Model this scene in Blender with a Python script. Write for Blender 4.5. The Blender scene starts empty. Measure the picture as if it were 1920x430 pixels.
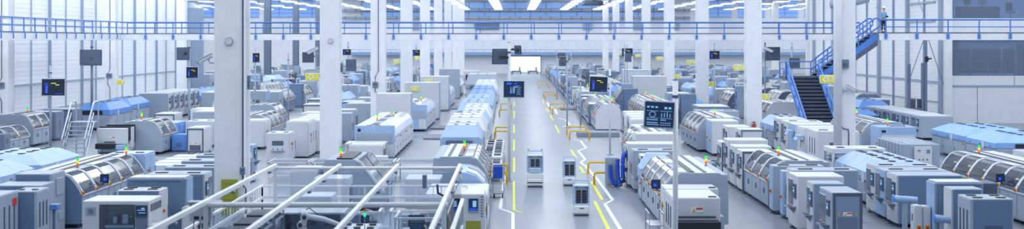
import bpy, bmesh, math, random
from mathutils import Vector, Matrix
PI = math.pi
R = random.Random(7)
SC = bpy.context.scene
COL = SC.collection
F, H, CX, HY = 2400.0, 6.5, 966.0, 75.5      # focal length in pixels of a 1920 wide frame, eye height, vanishing point


def at(x, y, z=0.0):
    """photo pixel of a point at height z -> (X, D) on plan, in metres"""
    s = (y - HY) / (H - z)
    return (x - CX) / s, F / s


# ------------------------------------------------------------------ materials
MATS = {}


def mat(name, col, rough=0.5, metal=0.0, emit=None, es=1.0, var=0.04, scale=1.5, coat=0.0):
    if name in MATS:
        return MATS[name]
    m = bpy.data.materials.new(name)
    m.use_nodes = True
    nt = m.node_tree
    b = nt.nodes['Principled BSDF']
    b.inputs['Roughness'].default_value = rough
    b.inputs['Metallic'].default_value = metal
    if coat:
        b.inputs['Coat Weight'].default_value = coat
        b.inputs['Coat Roughness'].default_value = 0.15
    tc = nt.nodes.new('ShaderNodeTexCoord')
    nz = nt.nodes.new('ShaderNodeTexNoise')
    nz.inputs['Scale'].default_value = scale
    nz.inputs['Detail'].default_value = 3
    nt.links.new(tc.outputs['Object'], nz.inputs['Vector'])
    rp = nt.nodes.new('ShaderNodeValToRGB')
    rp.color_ramp.elements[0].position = 0.3
    rp.color_ramp.elements[1].position = 0.7
    rp.color_ramp.elements[0].color = [c * (1 - var) for c in col] + [1]
    rp.color_ramp.elements[1].color = [min(1, c * (1 + var)) for c in col] + [1]
    nt.links.new(nz.outputs['Fac'], rp.inputs['Fac'])
    nt.links.new(rp.outputs['Color'], b.inputs['Base Color'])
    if emit:
        b.inputs['Emission Color'].default_value = list(emit) + [1]
        b.inputs['Emission Strength'].default_value = es
    MATS[name] = m
    return m


def glassmat(name, tint, alpha, rough=0.08, body=(0.3, 0.36, 0.46)):
    """thin pane: part clear, part tinted film, with a sharp fresnel sheen"""
    m = bpy.data.materials.new(name)
    m.use_nodes = True
    nt = m.node_tree
    nt.nodes.clear()
    out = nt.nodes.new('ShaderNodeOutputMaterial')
    tr = nt.nodes.new('ShaderNodeBsdfTransparent')
    tr.inputs[0].default_value = list(tint) + [1]
    df = nt.nodes.new('ShaderNodeBsdfPrincipled')
    df.inputs['Base Color'].default_value = list(body) + [1]
    df.inputs['Roughness'].default_value = rough
    mx = nt.nodes.new('ShaderNodeMixShader')
    mx.inputs[0].default_value = alpha
    gl = nt.nodes.new('ShaderNodeBsdfGlossy')
    gl.inputs['Roughness'].default_value = rough
    fr = nt.nodes.new('ShaderNodeFresnel')
    fr.inputs['IOR'].default_value = 1.3
    m2 = nt.nodes.new('ShaderNodeMixShader')
    nt.links.new(tr.outputs[0], mx.inputs[1])
    nt.links.new(df.outputs[0], mx.inputs[2])
    nt.links.new(fr.outputs[0], m2.inputs[0])
    nt.links.new(mx.outputs[0], m2.inputs[1])
    nt.links.new(gl.outputs[0], m2.inputs[2])
    nt.links.new(m2.outputs[0], out.inputs[0])
    MATS[name] = m
    return m


WHITE = mat('white_paint', (0.67, 0.70, 0.745), 0.38)
COLW = mat('column_white', (0.88, 0.90, 0.92), 0.4)
PALE = mat('pale_grey_paint', (0.37, 0.435, 0.54), 0.42)
GREY = mat('grey_paint', (0.18, 0.235, 0.34), 0.45)
STEELB = mat('steel_blue_paint_shade', (0.16, 0.245, 0.39), 0.42)  # near cabinet fronts: their shade is put into this darker colour
STONE = mat('blue_grey_paint_shade', (0.27, 0.345, 0.48), 0.42)  # on near cabinet fronts this tone includes their shade
SLATE = mat('slate_paint', (0.10, 0.13, 0.20), 0.5)
BLACK = mat('black_plastic', (0.018, 0.023, 0.036), 0.4)
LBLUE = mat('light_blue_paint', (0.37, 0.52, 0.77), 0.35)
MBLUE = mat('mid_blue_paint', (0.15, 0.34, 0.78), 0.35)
RAIL = mat('blue_rail_paint', (0.09, 0.24, 0.68), 0.35)
HOSE = mat('blue_hose', (0.02, 0.09, 0.62), 0.35)
STEEL = mat('brushed_steel', (0.55, 0.60, 0.68), 0.3, 0.85)
YEL = mat('yellow_paint', (0.80, 0.48, 0.02), 0.45)
SIGNY = mat('yellow_sign', (0.86, 0.80, 0.03), 0.45)
OLIVE = mat('olive_yellow_board', (0.36, 0.38, 0.05), 0.6)
SWHITE = mat('sign_white', (0.9, 0.92, 0.92), 0.5)
REDM = mat('red_plastic', (0.65, 0.05, 0.03), 0.4)
LRED = mat('lamp_red', (0.8, 0.1, 0.02), 0.3, emit=(1, 0.08, 0.02), es=.75)
LYEL = mat('lamp_yellow', (0.8, 0.7, 0.02), 0.3, emit=(1, 0.75, 0.0), es=.55)
LGRN = mat('lamp_green', (0.05, 0.8, 0.1), 0.3, emit=(0.0, 0.8, 0.08), es=.6)
SCR = mat('screen_navy', (0.006, 0.012, 0.035), 0.25, emit=(0.006, 0.018, 0.055), es=1.0)
SCRD = mat('screen_dark', (0.008, 0.012, 0.025), 0.25, emit=(0.006, 0.011, 0.025), es=1.0)
GCY = mat('graphics_pale_blue', (0.3, 0.6, 0.9), 0.4, emit=(0.35, 0.62, 0.95), es=0.35)
GBL = mat('graphics_blue', (0.03, 0.1, 0.9), 0.4, emit=(0.02, 0.10, 0.95), es=.45)
STICK = mat('sticker_yellow', (0.62, 0.66, 0.18), 0.6)
GYE = mat('graphics_yellow', (0.7, 0.8, 0.05), 0.4, emit=(0.7, 0.85, 0.05), es=0.8)
LAMP = mat('lamp_diffuser', (0.9, 0.95, 1.0), 0.5, emit=(0.90, 0.96, 1.0), es=2.0)
SKYP = mat('daylit_door', (0.8, 0.9, 1.0), 0.5, emit=(0.80, 0.90, 1.0), es=0.95)
HOODG = glassmat('smoked_hood_glass', (0.72, 0.78, 0.88), 0.5, 0.08, (0.24, 0.30, 0.39))
DARKG = glassmat('dark_hood_glass', (0.42, 0.47, 0.56), 0.55, 0.12, (0.10, 0.13, 0.19))
CLEAR = glassmat('clear_glass', (0.93, 0.96, 1.0), 0.06, 0.03, (0.5, 0.6, 0.75))
OFFG = glassmat('office_glass', (0.80, 0.86, 0.97), 0.30, 0.05, (0.45, 0.52, 0.64))
SKIN = mat('skin', (0.62, 0.40, 0.30), 0.5)
SHIRT = mat('blue_shirt', (0.25, 0.46, 0.80), 0.8)
TROU = mat('dark_trousers', (0.02, 0.03, 0.06), 0.8)


# ------------------------------------------------------------------ mesh builder
class MB:
    def __init__(self, s=1):
        self.bm = bmesh.new()
        self.s = s

    def P(self, u, v, z):
        return Vector((-self.s * u, v, z))

    def box(self, u0, u1, v0, v1, z0, z1, bev=0.0, seg=1):
        vs = [self.bm.verts.new(self.P(u, v, z)) for z in (z0, z1) for v in (v0, v1) for u in (u0, u1)]
        fs = [self.bm.faces.new([vs[i] for i in q]) for q in
              ((0, 1, 3, 2), (4, 6, 7, 5), (0, 4, 5, 1), (2, 3, 7, 6), (0, 2, 6, 4), (1, 5, 7, 3))]
        if bev:
            es = list({e for f in fs for e in f.edges})
            bmesh.ops.bevel(self.bm, geom=es, offset=bev, segments=seg, affect='EDGES')
        return self

    def loft(self, secs):
        """secs: list of lists of (u,v,z), same count; closed section loops, capped"""
        rows = [[self.bm.verts.new(self.P(*p)) for p in s] for s in secs]
        n = len(rows[0])
        for a, b in zip(rows, rows[1:]):
            for i in range(n):
                j = (i + 1) % n
                try:
                    self.bm.faces.new((a[i], a[j], b[j], b[i]))
                except ValueError:
                    pass
        self.bm.faces.new(rows[0])
        self.bm.faces.new(rows[-1][::-1])
        return self

    def prism(self, prof, v0, v1):
        return self.loft([[(u, v0, z) for u, z in prof], [(u, v1, z) for u, z in prof]])

    def prismu(self, prof, u0, u1):
        return self.loft([[(u0, v, z) for v, z in prof], [(u1, v, z) for v, z in prof]])

    def shell(self, line, v0, v1, t):
        """a sheet following the open polyline (u,z), thickness t"""
        inner = []
        for i, (u, z) in enumerate(line):
            a = line[max(0, i - 1)]
            b = line[min(len(line) - 1, i + 1)]
            du, dz = b[0] - a[0], b[1] - a[1]
            l = math.hypot(du, dz) or 1
            inner.append((u + dz / l * t, z - du / l * t))
        prof = list(line) + inner[::-1]
        rows = [[self.bm.verts.new(self.P(u, v, z)) for u, z in prof] for v in (v0, v1)]
        n, k = len(prof), len(line)
        for i in range(n):
            j = (i + 1) % n
            self.bm.faces.new((rows[0][i], rows[0][j], rows[1][j], rows[1][i]))
        for r in rows:
            for i in range(k - 1):
                self.bm.faces.new((r[i], r[i + 1], r[n - 2 - i], r[n - 1 - i]))
        return self

    def tube(self, pts, r, seg=8, close=False):
        pts = [self.P(*p) for p in pts]
        rings = []
        n = len(pts)
        for i, p in enumerate(pts):
            d = (pts[min(n - 1, i + 1)] - pts[max(0, i - 1)]).normalized()
            a = d.cross(Vector((0, 0, 1)))
            if a.length < 0.05:
                a = d.cross(Vector((1, 0, 0)))
            a.normalize()
            b = d.cross(a).normalized()
            rr = r[i] if isinstance(r, (list, tuple)) else r
            rings.append([self.bm.verts.new(p + a * math.cos(2 * PI * k / seg) * rr + b * math.sin(2 * PI * k / seg) * rr) for k in range(seg)])
        for A, B in zip(rings, rings[1:]):
            for k in range(seg):
                j = (k + 1) % seg
                self.bm.faces.new((A[k], A[j], B[j], B[k]))
        self.bm.faces.new(rings[0])
        self.bm.faces.new(rings[-1][::-1])
        return self

    def cyl(self, u, v, z0, z1, r, seg=12, r2=None):
        return self.tube([(u, v, z0), (u, v, z1)], [r, r2 if r2 is not None else r], seg)

    def ball(self, u, v, z, r, sc=(1, 1, 1)):
        ret = bmesh.ops.create_uvsphere(self.bm, u_segments=16, v_segments=10, radius=r)
        for w in ret['verts']:
            w.co = Vector((w.co.x * sc[0], w.co.y * sc[1], w.co.z * sc[2])) + self.P(u, v, z)
        return self

    def rot(self, ang, axis, c=(0, 0, 0)):
        bmesh.ops.rotate(self.bm, cent=self.P(*c), matrix=Matrix.Rotation(ang, 3, axis), verts=self.bm.verts[:])
        return self

    def build(self, name, m, parent=None, loc=None, smooth=False, label=None):
        bmesh.ops.recalc_face_normals(self.bm, faces=self.bm.faces[:])
        me = bpy.data.meshes.new(name)
        self.bm.to_mesh(me)
        self.bm.free()
        me.materials.append(m)
        if smooth:
            for p in me.polygons:
                p.use_smooth = True
        o = bpy.data.objects.new(name, me)
        COL.objects.link(o)
        if parent is not None:
            o.parent = parent
        if loc is not None:
            o.location = loc
        if label:
            o['label'] = label
        return o


THINGS = []


def thing(name, label, cat, loc=(0, 0, 0), rz=0.0, group=None):
    o = bpy.data.objects.new(name, None)
    o.empty_display_size = 0.2
    COL.objects.link(o)
    o.location = loc
    o.rotation_euler = (0, 0, rz)
    return tag(o, label, cat, group)


def tag(o, label, cat, group=None):
    o['label'] = label
    o['category'] = cat
    if group:
        o['group'] = group
    THINGS.append(o)
    return o


def struct(name, mb, m, parent=None, loc=None):
    o = mb.build(name, m, parent, loc)
    if parent is None:
        o['kind'] = 'structure'
    return o


def copy_tree(o, loc, label, group=None, sx=1):
    r = o.copy()
    COL.objects.link(r)
    r.location = loc
    r['label'] = label
    if group:
        r['group'] = group
    THINGS.append(r)
    for ch in list(o.children):
        c = ch.copy()
        COL.objects.link(c)
        c.parent = r
        for g in list(ch.children):
            d = g.copy()
            COL.objects.link(d)
            d.parent = c
    return r


def arc(p0, p1, p2, n=6):
    """rounded corner between p0-p1-p2 (quadratic)"""
    out = []
    for i in range(n + 1):
        t = i / n
        out.append(tuple((1 - t) ** 2 * a + 2 * t * (1 - t) * b + t * t * c for a, b, c in zip(p0, p1, p2)))
    return out


def text(body, size, parent, loc, rot, m, name='lettering', ext=0.006, al='CENTER'):
    cu = bpy.data.curves.new(name, 'FONT')
    cu.body = body
    cu.size = size
    cu.extrude = ext
    cu.align_x = al
    cu.align_y = 'CENTER'
    cu.offset = size * 0.012
    o = bpy.data.objects.new(name, cu)
    COL.objects.link(o)
    me = bpy.data.meshes.new_from_object(o.evaluated_get(bpy.context.evaluated_depsgraph_get()))
    bpy.data.objects.remove(o)
    me.materials.clear()
    me.materials.append(m)
    o = bpy.data.objects.new(name, me)
    COL.objects.link(o)
    o.parent = parent
    o.location = loc
    o.rotation_euler = rot
    return o
# ------------------------------------------------------------------ person on the walkway


def skin(name, verts, edges, radii, m, parent, sub=2, rootv=0):
    me = bpy.data.meshes.new(name)
    me.from_pydata([Vector(v) for v in verts], edges, [])
    o = bpy.data.objects.new(name, me)
    COL.objects.link(o)
    md = o.modifiers.new('skin', 'SKIN')
    md.use_smooth_shade = True
    for i, r in enumerate(radii):
        me.skin_vertices[0].data[i].radius = (r, r) if not isinstance(r, tuple) else r
    me.skin_vertices[0].data[rootv].use_root = True
    if sub:
        sd = o.modifiers.new('sub', 'SUBSURF')
        sd.levels = sub
        sd.render_levels = sub
    dg = bpy.context.evaluated_depsgraph_get()
    me2 = bpy.data.meshes.new_from_object(o.evaluated_get(dg))
    bpy.data.objects.remove(o)
    me2.materials.clear()
    me2.materials.append(m)
    o = bpy.data.objects.new(name, me2)
    COL.objects.link(o)
    o.parent = parent
    return o


t = thing('person', 'person in blue shirt, dark trousers and white helmet standing on the walkway holding a tablet', 'person', (26.45, 91.9, 7.06), .35)
V = [(0, 0, .95), (0, .0, 1.12), (0, .0, 1.32), (0, .0, 1.45), (0, -.01, 1.54), (0, -.02, 1.62), (0, -.03, 1.70),
     (-.10, 0, .90), (-.12, -.01, .50), (-.12, .02, .10), (-.12, -.12, .04),
     (.10, 0, .90), (.12, -.01, .50), (.12, .02, .10), (.12, -.12, .04),
     (-.17, 0, 1.42), (-.25, .03, 1.15), (-.13, -.22, 1.10), (-.06, -.28, 1.13),
     (.17, 0, 1.42), (.25, .03, 1.15), (.13, -.22, 1.10), (.06, -.28, 1.13)]
E = [(0, 1), (1, 2), (2, 3), (3, 4), (4, 5), (5, 6), (0, 7), (7, 8), (8, 9), (9, 10), (0, 11), (11, 12), (12, 13), (13, 14),
     (3, 15), (15, 16), (16, 17), (17, 18), (3, 19), (19, 20), (20, 21), (21, 22)]
RD = [(.15, .11), (.14, .10), (.165, .115), (.12, .09), .055, .08, .085, .095, .065, .042, .036, .095, .065, .042, .036,
      .062, .046, .032, .03, .062, .046, .032, .03]
skin('body', V, E, RD, SKIN, t)
skin('shirt', [(0, 0, .98), V[1], V[2], V[3], (0, 0, 1.49), V[15], V[16], (-.17, -.15, 1.105), V[19], V[20], (.17, -.15, 1.105)],
     [(0, 1), (1, 2), (2, 3), (3, 4), (3, 5), (5, 6), (6, 7), (3, 8), (8, 9), (9, 10)],
     [(.175, .13), (.165, .125), (.19, .135), (.145, .11), .075, .08, .062, .05, .08, .062, .05], SHIRT, t)
skin('trousers', [(0, 0, .96), V[7], V[8], (-.12, .02, .13), V[11], V[12], (.12, .02, .13)], [(0, 1), (1, 2), (2, 3), (0, 4), (4, 5), (5, 6)],
     [(.165, .125), .115, .085, .065, .115, .085, .065], TROU, t)
for s_ in (-1, 1):
    MB(-1).box(s_ * .12 - .05, s_ * .12 + .05, -.2, .08, 0, .09, .03, 2).build('shoe', BLACK, t)
    hv = [(s_ * .06, -.28, 1.13), (s_ * .03, -.33, 1.14)]
    he = [(0, 1)]
    hr = [.024, .026]
    for k in range(4):
        b0 = len(hv)
        hv += [(s_ * (.03 - .012 * (k - 1.5)), -.345, 1.165 - .018 * k), (s_ * (.0 - .01 * k), -.37, 1.165 - .02 * k), (s_ * (-.015 - .004 * (k % 2)), -.36, 1.16 - .02 * k)]
        he += [(1, b0), (b0, b0 + 1), (b0 + 1, b0 + 2)]
        hr += [.010, .009, .008]
    b0 = len(hv)
    hv += [(s_ * .04, -.31, 1.17), (s_ * .02, -.33, 1.19)]
    he += [(0, b0), (b0, b0 + 1)]
    hr += [.011, .009]
    skin('hand', hv, he, hr, SKIN, t, 1)
h_ = MB(-1).ball(0, -.03, 1.70, .11, (.82, .95, 1.15)).ball(0, -.135, 1.69, .02, (.8, 1, 1.3)).ball(-.09, -.03, 1.69, .022, (.5, 1, 1.3)).ball(.09, -.03, 1.69, .022, (.5, 1, 1.3)).build('head', SKIN, t, smooth=True)
MB(-1).ball(-.035, -.125, 1.715, .012).ball(.035, -.125, 1.715, .012).box(-.03, .03, -.136, -.12, 1.635, 1.642).build('face_features', BLACK, h_)
MB(-1).ball(0, -.0, 1.73, .112, (.86, .9, 1.0)).build('hair', mat('dark_hair', (.05, .04, .04), .7), t, smooth=True)
hm = MB(-1)
hm.ball(0, -.02, 1.77, .128, (.9, 1.08, .85))
bmesh.ops.bisect_plane(hm.bm, geom=hm.bm.verts[:] + hm.bm.edges[:] + hm.bm.faces[:], plane_co=(0, 0, 1.765), plane_no=(0, 0, -1), clear_outer=True)
hm.box(-.11, .11, -.21, -.05, 1.755, 1.77, .005)
hm.build('helmet', SWHITE, t)
t2 = thing('tablet', 'dark tablet held by the person on the walkway', 'tablet', (26.45, 91.9, 7.06), .35)
MB(-1).box(-.11, .11, -.395, -.375, 1.07, 1.20, .004).build('tablet_case', BLACK, t2)
MB(-1).box(-.1, .1, -.374, -.372, 1.08, 1.19).build('display', SCR, t2)

# ------------------------------------------------------------------ camera, light
cam = bpy.data.cameras.new('camera')
co = bpy.data.objects.new('camera', cam)
COL.objects.link(co)
SC.camera = co
co.location = (0, 0, H)
co.rotation_euler = (PI / 2, 0, 0)
cam.sensor_width = 36
cam.lens = F / 1920 * 36
cam.shift_x = -(CX - 960) / 1920
cam.shift_y = -(215 - HY) / 1920
cam.clip_end = 600
cam.clip_start = 0.5
cam.dof.use_dof = True
cam.dof.focus_distance = 58
cam.dof.aperture_fstop = 0.75

SC.view_settings.view_transform = 'Standard'
SC.view_settings.look = 'None'
SC.view_settings.exposure = 0.13
SC.view_settings.gamma = 1
SC.view_settings.use_curve_mapping = False
SC.cycles.use_denoising = True
SC.cycles.max_bounces = 6
SC.cycles.diffuse_bounces = 3
SC.cycles.glossy_bounces = 3
SC.cycles.transparent_max_bounces = 16
SC.cycles.sample_clamp_indirect = 6
SC.cycles.caustics_reflective = False
SC.cycles.caustics_refractive = False

wd = bpy.data.worlds.new('daylight')
SC.world = wd
wd.use_nodes = True
wb = wd.node_tree.nodes['Background']
wb.inputs[0].default_value = (0.50, 0.70, 1.0, 1)
wb.inputs[1].default_value = 0.30

ROWS = [-3.1 + 6.1 * k for k in range(-6, 7)]
ROWS[0] = -35.9  # leftmost row is added fill to brighten the left wall, stronger than the rest
for i, x in enumerate(ROWS):
    la = bpy.data.lights.new('lamp_row_light', 'AREA')
    la.shape = 'RECTANGLE'
    la.size = 1.5
    la.size_y = 221
    la.energy = 5000 * (1.5 if x < -35 else 1)
    la.color = (0.90, 0.95, 1.0)
    lo = bpy.data.objects.new('lamp_row_light', la)
    COL.objects.link(lo)
    lo.location = (x, 136.5, 14.6)

for x, y0, y1, w_ in ((-54, 142, 248, 22), (54, 147, 248, 22), (39.6, 24, 98, 1.5), (45.7, 24, 98, 1.5), (51.8, 24, 98, 1.5)):  # unseen fill lights added to brighten the side halls and office front
    la = bpy.data.lights.new('side_fill_light', 'AREA')
    la.shape = 'RECTANGLE'
    la.size = w_
    la.size_y = y1 - y0
    la.energy = 9000 if w_ > 5 else 5300 * 74 / 218
    la.color = (0.90, 0.95, 1.0)
    lo = bpy.data.objects.new('side_fill_light', la)
    COL.objects.link(lo)
    lo.location = (x, (y0 + y1) / 2, 14.6)

# pendant lamps that the photo shows below the roof, far down the hall
ORD = ['first', 'second', 'third', 'fourth', 'fifth', 'sixth', 'seventh', 'eighth', 'ninth', 'tenth', 'eleventh',
       'twelfth', 'thirteenth', 'fourteenth', 'fifteenth', 'sixteenth', 'seventeenth', 'eighteenth']


def pendant(x, d, label, group):
    t = thing('pendant_lamp', label, 'lamp', (x, d, 12.2), 0, group)
    MB().box(-0.85, 0.85, -2.7, 2.7, 0.06, 0.22, 0.03).build('lamp_housing', PALE, t)
    MB().box(-0.75, 0.75, -2.6, 2.6, 0.0, 0.055).build('diffuser', LAMP, t)
    MB().tube([(-0.6, -3, 0.2), (-0.6, -3, 2.8)], 0.02, 5).build('suspension_cable', STEEL, t)
    MB().tube([(0.6, 3, 0.2), (0.6, 3, 2.8)], 0.02, 5).build('suspension_cable', STEEL, t)
    return t


p0 = None
ds = [236 - 11.4 * k for k in range(6)]
for j in range(-9, 12):
    x = -3.1 + 6.1 * j
    side = 'left of' if x < 0 else 'right of'
    n = (-j + 1) if x < 0 else j
    for i, d in enumerate(ds):
        lab = '%s pendant lamp from the back wall, %s lamp row %s the aisle' % (ORD[i], ORD[n - 1] if x < 0 else ORD[j - 1], side)
        g = 'pendant lamps under the roof'
        if p0 is None:
            p0 = pendant(x, d, lab, g)
        else:
            copy_tree(p0, (x, d, 12.2), lab, g)

# ------------------------------------------------------------------ room shell
fm = mat('floor_resin', (0.28, 0.318, 0.372), 0.32, var=0.05, scale=0.15)
nt = fm.node_tree
bs = nt.nodes['Principled BSDF']
bk = nt.nodes.new('ShaderNodeTexBrick')
bk.offset = 0.0
bk.inputs['Scale'].default_value = 1.0
bk.inputs['Brick Width'].default_value = 6.0
bk.inputs['Row Height'].default_value = 6.0
bk.inputs['Mortar Size'].default_value = 0.02
bk.inputs['Color1'].default_value = (1, 1, 1, 1)
bk.inputs['Color2'].default_value = (0.97, 0.97, 0.97, 1)
bk.inputs['Mortar'].default_value = (0.86, 0.87, 0.9, 1)
tcn = [n for n in nt.nodes if n.type == 'TEX_COORD'][0]
nt.links.new(tcn.outputs['Object'], bk.inputs['Vector'])
mul = nt.nodes.new('ShaderNodeMix')
mul.data_type = 'RGBA'
mul.blend_type = 'MULTIPLY'
mul.inputs[0].default_value = 1.0
rampn = [n for n in nt.nodes if n.type == 'VALTORGB'][0]
nt.links.new(rampn.outputs[0], mul.inputs[6])
nt.links.new(bk.outputs['Color'], mul.inputs[7])
nt.links.new(mul.outputs[2], bs.inputs['Base Color'])
n2 = nt.nodes.new('ShaderNodeTexNoise')
n2.inputs['Scale'].default_value = 0.6
n2.inputs['Detail'].default_value = 4
nt.links.new(tcn.outputs['Object'], n2.inputs['Vector'])
mr = nt.nodes.new('ShaderNodeMapRange')
mr.inputs['To Min'].default_value = 0.24
mr.inputs['To Max'].default_value = 0.38
nt.links.new(n2.outputs['Fac'], mr.inputs['Value'])
nt.links.new(mr.outputs[0], bs.inputs['Roughness'])

struct('floor', MB().box(-68, 68, 12, 252, -0.2, 0), fm)
WALLM = mat('wall_panel_white', (0.84, 0.87, 0.91), 0.5)


def ribbed(name, col, period, dark):
    m = mat(name, col, 0.45)
    nt = m.node_tree
    b = nt.nodes['Principled BSDF']
    tc = [n for n in nt.nodes if n.type == 'TEX_COORD'][0]
    wv = nt.nodes.new('ShaderNodeTexWave')
    wv.bands_direction = 'Z'
    wv.inputs['Scale'].default_value = 0.314 / period
    wv.inputs['Distortion'].default_value = 0
    nt.links.new(tc.outputs['Object'], wv.inputs['Vector'])
    rp = nt.nodes.new('ShaderNodeValToRGB')
    rp.color_ramp.elements[0].position = 0.05
    rp.color_ramp.elements[1].position = 0.35
    rp.color_ramp.elements[0].color = [c * dark for c in col] + [1]
    rp.color_ramp.elements[1].color = list(col) + [1]
    nt.links.new(wv.outputs['Fac'], rp.inputs['Fac'])
    nt.links.new(rp.outputs[0], b.inputs['Base Color'])
    bp = nt.nodes.new('ShaderNodeBump')
    bp.inputs['Strength'].default_value = 0.25
    bp.inputs['Distance'].default_value = 0.02
    nt.links.new(wv.outputs['Fac'], bp.inputs['Height'])
    nt.links.new(bp.outputs[0], b.inputs['Normal'])
    return m


RIB = ribbed('ribbed_wall_panel', (0.88, 0.90, 0.93), 0.34, 0.955)
# left side wall with slim posts
struct('wall_left', MB().box(37.0, 37.4, 60, 140, 0, 15), RIB)
wl = struct('trim_1', MB().box(36.93, 37.0, 60, 139.9, 3.05, 3.2), PALE)
dmod = 3.78
for k in range(20):
    d = 67.5 + dmod * k
    big = k % 2
    w = 0.17 if big else 0.09
    o = MB().box(36.8 if big else 36.9, 36.99, d - w / 2, d + w / 2, 0, 15).build('mullion', STONE if big else PALE, wl)
struct('trim_2', MB().box(36.95, 37.0, 60, 139.9, 0.0, 1.1), PALE)
# wall return at the end of the left wall, then the wider part of the hall
struct('wall_left_return', MB().box(37.0, 68, 139.6, 140.0, 0, 15), WALLM)
struct('wall_far_left', MB().box(67.6, 68, 140, 250, 0, 15), WALLM)
struct('wall_far_right', MB().box(-68, -67.6, 145.4, 250, 0, 15), WALLM)
struct('wall_right', MB().box(-33.9, -33.5, 100.2, 145, 0, 15), RIB)
wr = struct('trim_3', MB().box(-33.5, -33.42, 100.2, 145, 3.05, 3.25), PALE)
for k in range(11):
    d = 100.4 + 4.26 * k
    big = k % 2 == 0
    w = 0.34 if big else 0.14
    MB().box(-33.49, -33.2 if big else -33.35, d - w / 2, d + w / 2, 0, 15).build('mullion', PALE if big else STONE, wr)
MB().box(-33.5, -33.42, 100.2, 145, 1.55, 1.65).build('wall_band', PALE, wr)
struct('wall_right_return', MB().box(-68, -33.5, 145, 145.4, 0, 15), WALLM)
# upper right wall: pale horizontal shelves of panel joints behind the person
for k, z in enumerate((8.0, 9.5, 10.9)):
    struct('trim_%d' % (4 + k), MB().box(-33.5, -33.36, 102, 108.6, z, z + 0.16), PALE)
# back wall
wb_ = struct('wall_back', MB().box(-68, 68, 250, 250.4, 0, 15), WALLM)
struct('ceiling', MB().box(-68, 68, 140, 250.4, 15, 15.3), PALE)
WINB = mat('blue_window_band', (0.20, 0.36, 0.72), 0.15, emit=(0.25, 0.42, 0.8), es=0.35)
wn = 1
for z0, z1 in ((11.15, 12.0), (12.7, 13.9)):
    w_ = struct('window_%d' % wn, MB().box(-30, 30, 249.86, 249.99, z0, z1), WINB)
    fr = MB()
    for k in range(21):
        fr.box(-30 + 3 * k - .05, -30 + 3 * k + .05, 249.76, 249.86, z0, z1)
    fr.box(-30, 30, 249.76, 249.86, z0 - .1, z0).box(-30, 30, 249.76, 249.86, z1, z1 + .1)
    fr.build('window_frame', GREY, w_)
    wn += 1
for sx in (-1, 1):
    for x0 in (37, 43.5, 50, 56.5):
        a, b = (-x0 - 5.2, -x0) if sx > 0 else (x0, x0 + 5.2)
        w_ = struct('window_%d' % wn, MB().box(a, b, 249.86, 249.99, 11.0, 14.2), WINB)
        fr = MB()
        for k in range(5):
            fr.box(a, b, 249.76, 249.86, 11.0 + .8 * k - .04, 11.0 + .8 * k + .04)
        fr.box((a + b) / 2 - .05, (a + b) / 2 + .05, 249.76, 249.86, 11, 14.2)
        fr.build('window_frame', MBLUE, w_)
        wn += 1
# pipes run under the roof along the back wall
for i, (z, r, lab) in enumerate(((12.35, .28, 'lower grey duct between the two blue window bands of the back wall'),
                                 (10.85, .30, 'grey duct below the blue window bands of the back wall'))):
    t = thing('roof_duct', lab, 'duct', (0, 249, z), 0)
    MB().tube([(-34, 0, 0), (34, 0, 0)], r, 10).build('duct_pipe', PALE, t, smooth=True)
    cl = MB()
    for k in range(34):
        cl.tube([(-33 + 2 * k, 0, 0), (-32.85 + 2 * k, 0, 0)], r + .06, 10)
    cl.build('duct_clamp', GREY, t)['kind'] = 'stuff'
# blue gallery along the back wall and its rail
t = thing('back_gallery', 'long blue gallery beam with thin rail along the far back wall', 'gallery', (0, 248.4, 3.35))
MB().box(-58, 32, -0.2, 1.4, 0.25, 0.8).build('gallery_beam', mat('gallery_blue', (.27, .42, .72), .4), t)
MB().box(-58, 32, -0.25, -0.2, 1.28, 1.36).build('gallery_rail', PALE, t)
p = MB()
for k in range(46):
    p.box(-58 + 2 * k, -57.93 + 2 * k, -0.25, -0.2, .85, 1.3)
p.build('rail_posts', PALE, t)['kind'] = 'stuff'
# bright door at the end of the aisle, boxes standing outside are silhouettes beyond
do = struct('door_1', MB().box(-4.9, 0.95, 249.8, 249.99, 0.35, 3.3), SKYP)
MB().box(-5.05, -4.9, 249.6, 249.99, 0, 3.4).box(.95, 1.1, 249.6, 249.99, 0, 3.4).box(-5.05, 1.1, 249.6, 249.99, 3.3, 3.45).build('door_frame', PALE, do)
for x0, z1, lab in ((-1.4, .55, 'low grey pallet truck standing before the bright far door, left'), (-4.6, .6, 'low grey pallet truck standing before the bright far door, right')):
    t = thing('pallet_truck', lab, 'pallet truck', (-x0 - 1.2, 247.5, 0))
    MB().box(-1.0, 1.0, 0, .6, .3, .62, .05).build('truck_body', GREY, t)
    MB().box(-.8, -.5, 0.1, .5, .62, 1.35, .03).build('truck_mast', GREY, t)
    MB().tube([(-.9, .1, .15), (-.9, .4, .15)], .15, 8).tube([(.8, .1, .15), (.8, .4, .15)], .15, 8).build('wheel', BLACK, t)
    MB().tube([(.3, .2, .6), (.3, .2, 1.0), (.6, .2, 1.1)], .03, 6).build('handle', GREY, t)
# dark rectangular wall openings at far end, above the catwalk
for k, (xa, xb) in enumerate(((-7.9, -3.1), (13.3, 15.0), (18.2, 19.8), (23.0, 25.5), (29.5, 32.0), (-20.2, -17.0))):
    xa, xb = -xb, -xa
    struct('trim_%d' % (10 + k), MB().box(xa, xb, 249.6, 249.98, 8.6, 10.0, .02), PALE if k else GREY)

# big round tank seen past the end of the left wall
t = thing('storage_tank', 'tall plain grey round tank at the end of the left wall', 'tank', (-37.5, 148, 0))
MB().cyl(0, 0, 0, 10.2, 1.45, 40).build('tank_shell', STONE, t, smooth=False)
MB().cyl(0, 0, 10.2, 10.8, 1.45, 40, 0.3).build('tank_roof', STONE, t)
MB().box(-.3, .3, -1.7, -1.4, 0, 6.0, .04).build('tank_ladder_box', GREY, t)

# ------------------------------------------------------------------ columns
CW = 1.02


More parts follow.
